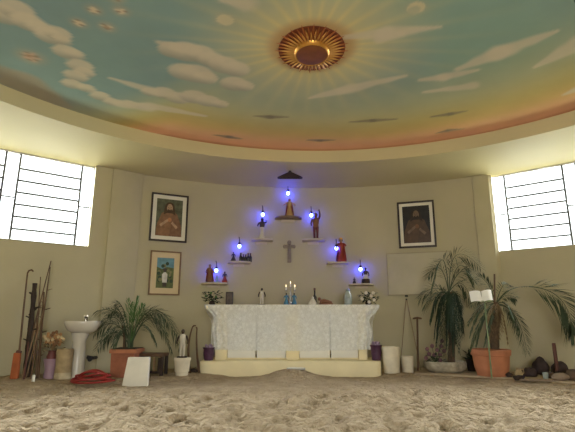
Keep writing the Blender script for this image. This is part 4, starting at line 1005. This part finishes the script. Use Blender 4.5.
bloom_cluster(tt, [P(px, py, Y - .05) - Vector((x, Y, zb + hh * .86 + .001)) for px, py in pts[3::4]], mat('brown_straw_flower', (.17, .085, .04), .85, .3, 30), .022)
# straw drum vase
Y = 5.87; x = PX(62.3, Y, .1); zb = hz(x, Y) - .004; hh = P(63, 349, Y).z - zb; r = S(7.8, Y)
t = thing('straw_drum', 'tall tan straw drum with cream patch beside the sink pedestal', 'drum', (x, Y, zb))
m = MB(); m.lathe([(r * .92, 0), (r, hh * .12), (r * .93, hh * .5), (r, hh * .9), (r * .96, hh), (r * .85, hh), (r * .8, hh * .94)], 24); m.build('body', M_drum, t)
m = MB(); m.lathe([(r * .82, hh * .95), (.01, hh * .96)], 20); m.build('drumhead', M_mount2, t)
m = MB(); m.lathe([(r * 1.01, hh * .04), (r * 1.02, hh * .12), (r * .985, hh * .24)], 24, cap=False); m.build('lower_band', mat('band_tan', (.45, .37, .24), .85, .3, 14), t)
# red coiled hose
Y = 5.6; x = PX(93, Y, .1); t = thing('coiled_hose', 'coil of bright red hose lying on the sand before the sink', 'hose', (x, Y, hz(x, Y) + .012))
for k in range(5):
    m = MB(); n = 40; rx, ry = .25 - .026 * k, .15 - .018 * k; cx_, cy_ = random.uniform(-.025, .025), random.uniform(-.02, .02); ph = random.uniform(0, 6)
    pts = [(cx_ + rx * math.cos(2 * PI * i / n), cy_ + ry * math.sin(2 * PI * i / n), .012 + .022 * k + .018 * math.sin(2 * 2 * PI * i / n + ph) * (.4 + .25 * k)) for i in range(n + 1)]
    pts = [(a, b_, max(c_, .006)) for a, b_, c_ in pts]
    m.tube(pts, .011, 8); m.build('coil', M_red, t)
# white stone slab
Y = 5.62; x = PX(136, Y, .2); zb = hz(x, Y) - .008; hh = P(136, 357.5, Y).z - zb
t = MB(); w0, w1 = S(24.5, Y), S(20.5, Y); zx = S(.8, Y)
t.poly([(-w0 / 2, -.03, 0), (w0 / 2, -.03, 0), (w1 / 2 + zx, .02, hh), (-w1 / 2 + zx, .02, hh)], .07)
tag(t.build('stone_slab', M_marble, bevel=.006, loc=(x, Y, zb)), 'white stone slab standing upright on the sand before the terracotta planter', 'slab')
# dark wooden rack behind the slab
Y = 6.3; x = PX(152, Y, .2); zb = hz(x, Y) - .004; hh = P(152, 353, Y).z - zb; ww = S(27, Y)
t = thing('slatted_stool', 'dark slatted wooden stool behind the white stone slab', 'stool', (x, Y, zb), -.05)
m = MB(); m.box((0, 0, hh - .02), (ww, .24, .04)); m.build('seat', M_wood, t, bevel=.006)
for a in (-1, 1):
    for b_ in (-1, 1):
        m = MB(); m.box((a * (ww / 2 - .025), b_ * .095, hh / 2 - .02), (.04, .04, hh - .04)); m.build('leg', M_wooddark, t, bevel=.004)
for k in range(5):
    m = MB(); m.box((-ww / 2 + ww * (k + 1) / 6, -.1, hh / 2), (.028, .02, hh - .1)); m.build('slat', M_woodlight if k % 2 else M_wooddark, t, bevel=.003)
for z in (.05, ):
    m = MB(); m.box((0, -.1, z), (ww - .05, .024, .03)); m.build('rail', M_wooddark, t, bevel=.003)
# fluted white pot with figurine on top
Y = 6.25; x = PX(181.7, Y, .1); zb = hz(x, Y) - .004; hh = P(181, 357.5, Y).z - zb; r = S(7.8, Y)
t = thing('upturned_white_pot', 'white ribbed pot standing under the white clad statue', 'pot', (x, Y, zb))
m = MB(); n = 32; prof = [(r * .72, 0), (r * .76, hh * .18), (r * .86, hh * .22), (r * .94, hh * .8), (r, hh * .84), (r, hh), (.01, hh)]
m.lathe(prof, n); m.v = [(a * (1 + .03 * (i % 2)), b_ * (1 + .03 * (i % 2)), c_) for i, (a, b_, c_) in enumerate(m.v)]; m.build('body', M_pot, t)
m = MB(); m.lathe([(r * 1.03, hh * .86), (r * 1.05, hh * .93), (r * 1.03, hh * .98)], 28, cap=False); m.build('rim', M_pot, t)
figurine('child_statue', 'dark headed statue in white clothes standing on the white ribbed pot', (x - .01, Y, zb + hh), S(27, Y, .4), .1, M_robe_w, skin=M_skindark, legs=True, flare=.17, arms=((-.19, -.08, .52), (.19, -.08, .52)), ped=.05)
# two curved staves by the altar
for k, (pb, pc, pt, mm, lab) in enumerate([((190, 373), (186, 345), (192.5, 327), M_wood, 'curved brown stave with bent top leaning on the wall beside the statue'), ((199.5, 374), (195.5, 350), (197, 328), M_wood, 'straighter brown stave leaning next to the altar step')]):
    Yb, Yt = 6.5, 6.75; a = P(*pb, Yb); a.z = hz(a.x, Yb) - .003; t = thing('curved_stave', lab, 'stave', a, 0, 'staves beside the altar')
    pts = bez((0, 0, 0), L_(t, P(*pc, (Yb + Yt) / 2)), L_(t, P(*pt, Yt)), 14); e = pts[-1]
    m = MB(); m.tube(pts, [.018 - .0006 * i for i in range(15)], 8); m.build('shaft', mm, t)
    if k == 0:
        m = MB(); m.tube([e, e + Vector((.02, 0, .02)), e + Vector((.05, 0, .018))], [.011, .011, .008], 8); m.build('bent_tip', mm, t)
    else:
        m = MB(); m.tube([e, e + Vector((-.012, 0, .012))], [.012, .013], 8); m.build('knob', mm, t)
m = thing('root_bundle', 'low dark heap of roots on the sand between the staves and altar step', 'roots', (PX(193, 6.55, .06), 6.55, hz(-1.3, 6.55)))
for k in range(6):
    b_ = MB(); a = k * 1.1; b_.tube(bez((-.07 + .02 * k, -.02, .012), (.0, .02 * math.cos(a), .08), (.07 - .01 * k, .03 * math.sin(a), .012), 8), .011, 6); b_.build('root', M_wooddark, m)

# ------------------------------------------------------------------ right group
def drum(px0, px1, y0, py1, Y, lab, rad_top=1.0):
    x = PX((px0 + px1) / 2, Y, .2); zb = hz(x, Y) - .004; hh = P(px0, y0, Y).z - zb; r = S((px1 - px0) / 2, Y)
    t = thing('cream_drum', lab, 'drum', (x, Y, zb))
    m = MB(); m.lathe([(r * .84, 0), (r * .88, hh * .03), (r * .93, hh * .5), (r, hh * .95), (r * .97, hh), (r * .87, hh), (r * .85, hh * .96)], 28); m.build('shell', M_pot, t)
    m = MB(); m.lathe([(r * .86, hh * .965), (.01, hh * .97)], 24); m.build('drumhead', M_mount2, t)
    m = MB(); m.lathe([(r * 1.0, hh * .9), (r * 1.025, hh * .93), (r * 1.0, hh * .96)], 28, cap=False); m.build('hoop', M_pot, t)
drum(383, 400, 346.5, 374, 6.55, 'taller cream drum standing beside the altar step')
drum(401.5, 413.5, 356, 373, 6.65, 'shorter cream drum next to the wooden T topped cane')
def tcane():
    a = P(418, 371, 6.75); a.z = hz(a.x, a.y) - .004; e = P(417.3, 318.5, 6.95); t = thing('wooden_crutch', 'brown T topped wooden cane leaning beside the shorter cream drum', 'cane', a)
    m = MB(); m.tube([(0, 0, 0), L_(t, e)], [.016, .014], 8); m.build('shaft', M_wood, t)
    m = MB(); q = L_(t, e); m.tube([q + Vector((-.065, 0, .0)), q + Vector((0, 0, .012)), q + Vector((.065, 0, .0))], [.012, .015, .012], 8); m.build('handle', M_wood, t)
tcane()
for k, (pb, lab) in enumerate([((400, 372), 'thin pale rod leaning on the wall behind the taller cream drum'), ((421, 371), 'thin pale rod leaning on the wall behind the T topped cane')]):
    a = P(*pb, 6.85); a.z = hz(a.x, a.y) - .004; e, nr = on_wall(406 + k * .8, 300, .03); t = thing('thin_rod', lab, 'rod', a, 0, 'rods meeting at the dark wall hook')
    m = MB(); m.tube([(0, 0, 0), L_(t, e)], .005, 6); m.build('shaft', M_woodlight, t)
    m = MB(); m.tube([L_(t, e), L_(t, e) + Vector((0, 0, .02))], .007, 6); m.build('tip', M_dark, t)
p, nr = on_wall(406.5, 297, .0); t = thing('wall_hook', 'small dark hook on the wall under the blank board', 'hook', p, face(nr))
m = MB(); m.box((0, -.006, .02), (.05, .012, .035)); m.build('plate', M_dark, t, bevel=.003)
m = MB(); m.tube([(0, -.01, .02), (0, -.05, .01), (0, -.06, .03)], .006, 6); m.build('prong', M_dark, t)

# rocks and oddments by the right wall
def rock(name, lab, px, py, wpx, hpx_, Y, m, zb=ZK, dy=.8, seed=0, cat='rock', z_add=0, group=None):
    w, h = S(wpx, Y) / 2, S(hpx_, Y) / 2 * .8; x = PX(px, Y, .15)
    if zb is None: zb = hz(x, Y)
    mb = MB(); mb.ball((0, 0, 0), 1, 18, 12); vs = []
    for v in mb.v:
        v = Vector(v); k = 1 + .22 * noise.noise(v * 1.1 + Vector((seed * 3.7, 0, 0))) + .07 * noise.noise(v * 3.1 + Vector((0, seed * 5.1, 0)))
        v = v * k; vs.append((v.x * w, v.y * w * dy, max(v.z, -.82) * h))
    mb.v = vs; zmin = min(v[2] for v in vs)
    o = mb.build(name, m, loc=(x, Y, zb - zmin + z_add - .002)); return tag(o, lab, cat, group)
rock('rock', 'large purplish rock behind the small glass, left of the post', 530, 0, 14, 12, 6.1, M_stone_p, seed=1)
rock('rock', 'dark round rock raised at the wall end of the right palm frond', 541, 0, 15, 22, 6.32, M_stone_p, seed=2)
rock('rock', 'dark rock behind the red brown post', 560, 0, 16, 19, 6.12, M_stone_p, seed=3)
rock('rock', 'smooth pale oval rock in front of the post', 560.5, 0, 16, 10, 5.72, M_stone_l, zb=ZK, seed=4, dy=.6)
rock('rock', 'brown rock at the edge near the window wall, right of the pale oval', 573, 0, 15, 14, 5.75, M_stone_b, seed=5)
rock('rock', 'small brown rock beside the cream jug', 521, 0, 10, 9, 6.2, M_stone_b, seed=6)
rock('rock', 'flat brown rock between the small glass and pale oval rock', 550, 0, 11, 8, 5.95, M_stone_b, seed=7)
rock('rock', 'small purplish rock hard against the terracotta pot', 509, 0, 7, 6, 6.05, M_stone_p, seed=8)
Y = 5.98; x = PX(557, Y, .2); t = thing('wooden_post', 'short red brown post standing upright among the rocks', 'post', (x, Y, ZK))
hh = P(557, 343, Y).z - ZK
m = MB(); m.lathe([(.024, 0), (.022, hh * .5), (.023, hh * .94), (.02, hh)], 14); m.build('shaft', M_redwood, t)
m = MB(); m.lathe([(.026, hh * .12), (.026, hh * .2)], 14, cap=False); m.build('band', M_wooddark, t)
Y = 5.95; x = PX(519.5, Y, .1); t = thing('cream_jug', 'small cream jug standing among the rocks near the terracotta pot', 'jug', (x, Y, ZK))
m = MB(); m.lathe([(.03, 0), (.045, .03), (.042, .07), (.025, .1), (.03, .12), (.024, .12), (.02, .1)], 16); m.build('body', M_drum, t)
m = MB(); m.tube([(.026, 0, .105), (.06, 0, .1), (.06, 0, .06), (.042, 0, .045)], .006, 6); m.build('handle', M_drum, t)
Y = 5.78; x = PX(546, Y, .1); t = thing('drinking_glass', 'small clear drinking glass among the rocks', 'glass', (x, Y, ZK))
m = MB(); m.lathe([(.026, 0), (.034, .085), (.031, .085), (.024, .008), (.005, .006)], 16); m.build('tumbler', M_glassjar, t)
m = MB(); m.lathe([(.024, .009), (.027, .04), (.003, .041)], 14); m.build('contents', M_candle, t)
Y = 5.72; x = PX(536, Y, .1); t = MB(); t.box((0, 0, .008), (S(30, Y), .09, .016)); tag(t.build('flat_stone_slab', M_stone_l, bevel=.006, loc=(x - .02, Y - .03, ZK), ), 'long flat pale slab lying in front of the rocks', 'slab')
Y = 5.85; x = PX(512, Y, .1)
for k, (dx, lab) in enumerate(((0, 'small dark bowl beside the foot of the terracotta pot'), (.14, 'second small dark bowl, next to the cream jug'))):
    t = thing('clay_bowl', lab, 'bowl', (x + dx * .55, Y - .12 + k * .04, ZK), 0, 'dark clay bowls')
    m = MB(); m.lathe([(.02, 0), (.04, .03), (.045, .05), (.04, .05), (.03, .03), (.005, .02)], 18); m.build('bowl', M_wooddark, t)
    m = MB(); m.lathe([(.036, .036), (.005, .04)], 14); m.build('contents', M_soil, t)

# ------------------------------------------------------------------ sun medallion on the ceiling
sx_, sy_ = CEIL(312, 50, ZC - .04); t = thing('sun_medallion', 'gilded sun with copper dome and spiky rays fixed to the painted ceiling', 'ceiling ornament', (sx_, sy_ + .05, ZC)); t.scale = (1, 1.13, 1)
m = MB(); m.lathe([(.30, -.0), (.305, -.01), (.15, -.018), (.02, -.018)], 48); m.build('backing', mat('dark_red_backing', (.20, .05, .022), .6, .2, 9), t)
def rays(n, r0, r1, w, z0, z1, off=0):
    m = MB()
    for k in range(n):
        a = 2 * PI * (k + off) / n; c, s = math.cos(a), math.sin(a); rr = r1 * (1 - .08 * (k % 2))
        p = lambda r, q, z: (r * c - q * s, r * s + q * c, z)
        m.add([p(r0, -w * .7, z0), p(r0, w * .7, z0), p(r0 * 1.02, 0, z0 - .014), p((r0 + rr) / 2, -w, (z0 + z1) / 2), p((r0 + rr) / 2, w, (z0 + z1) / 2), p((r0 + rr) / 2, 0, (z0 + z1) / 2 - .014), p(rr, 0, z1)],
              [(0, 2, 5, 3), (2, 1, 4, 5), (3, 5, 6), (5, 4, 6), (0, 3, 6, 4, 1), (0, 1, 2)])
    return m
rays(40, .15, .345, .015, -.022, -.015).build('outer_rays', M_redgold, t, smooth=False)
rays(40, .14, .30, .010, -.035, -.03, .5).build('inner_rays', mat('gold_paint', (.62, .33, .085), .4, .15, 12, metal=.25), t, smooth=False)
m = MB(); m.lathe([(.172, -.015), (.17, -.025), (.158, -.058), (.146, -.068), (.138, -.062)], 40, cap=False); m.build('dome_band', M_gold, t)
m = MB(); m.lathe([(.145, -.03), (.141, -.064), (.11, -.072), (.06, -.077), (.003, -.078)], 36); m.build('dome', M_copper, t)

# ------------------------------------------------------------------ light, camera, view
w = bpy.data.worlds.new('daylight'); scene.world = w; w.use_nodes = True
nt = w.node_tree; bg = nt.nodes['Background']; bg.inputs['Strength'].default_value = 3.0
wt = nt.nodes.new('ShaderNodeTexCoord'); sp = nt.nodes.new('ShaderNodeSeparateXYZ'); wr_ = nt.nodes.new('ShaderNodeValToRGB')
nt.links.new(wt.outputs['Generated'], sp.inputs[0]); nt.links.new(sp.outputs['Z'], wr_.inputs['Fac']); nt.links.new(wr_.outputs['Color'], bg.inputs['Color'])
wr_.color_ramp.elements[0].position = 0.0; wr_.color_ramp.elements[0].color = (0.24, 0.23, 0.165, 1)
wr_.color_ramp.elements[1].position = 0.08; wr_.color_ramp.elements[1].color = (0.95, 0.98, 1.0, 1)
def area(name, loc, target, sx, sy, energy, col):
    l = bpy.data.lights.new(name, 'AREA'); l.shape = 'RECTANGLE'; l.size = sx; l.size_y = sy; l.energy = energy; l.color = col
    o = bpy.data.objects.new(name, l); C.objects.link(o); o.location = loc; d = Vector(target) - Vector(loc)
    o.rotation_euler = d.to_track_quat('-Z', 'Y').to_euler(); return o
for O, d, sgn in ((WL, dl, 1), (WR, dr, -1)):
    c = O + d * 1.6; n = Vector((-d.y, d.x, 0))
    if n.dot(c - Vector((CX, CY, 0))) < 0: n = -n
    area('window_daylight', (*(c + n * 2.2).xy, 3.6), (*(c - n * 2.5).xy, .8), 4.0, 2.2, 1500, (0.95, 0.98, 1.0))
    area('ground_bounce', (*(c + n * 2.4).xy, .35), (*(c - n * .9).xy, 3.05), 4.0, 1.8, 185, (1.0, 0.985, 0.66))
area('doorway_daylight', (.4, -4.1, 1.4), (.4, 3, 1.4), 3.2, 2.4, 215, (1.0, 0.97, 0.92))

cam = bpy.data.cameras.new('camera'); co = bpy.data.objects.new('camera', cam); C.objects.link(co); scene.camera = co
co.location = (0, 0, CAMZ); co.rotation_euler = (PI / 2 + PITCH, 0, 0); cam.sensor_width = 36; cam.lens = FPX / 575 * 36; cam.clip_start = .05
vs_ = scene.view_settings; vs_.view_transform = 'Standard'; vs_.look = 'None'; vs_.exposure = 0.24; vs_.gamma = 1; vs_.use_curve_mapping = False
scene.cycles.max_bounces = 10; scene.cycles.diffuse_bounces = 6; scene.cycles.transparent_max_bounces = 24
scene.cycles.sample_clamp_indirect = 4
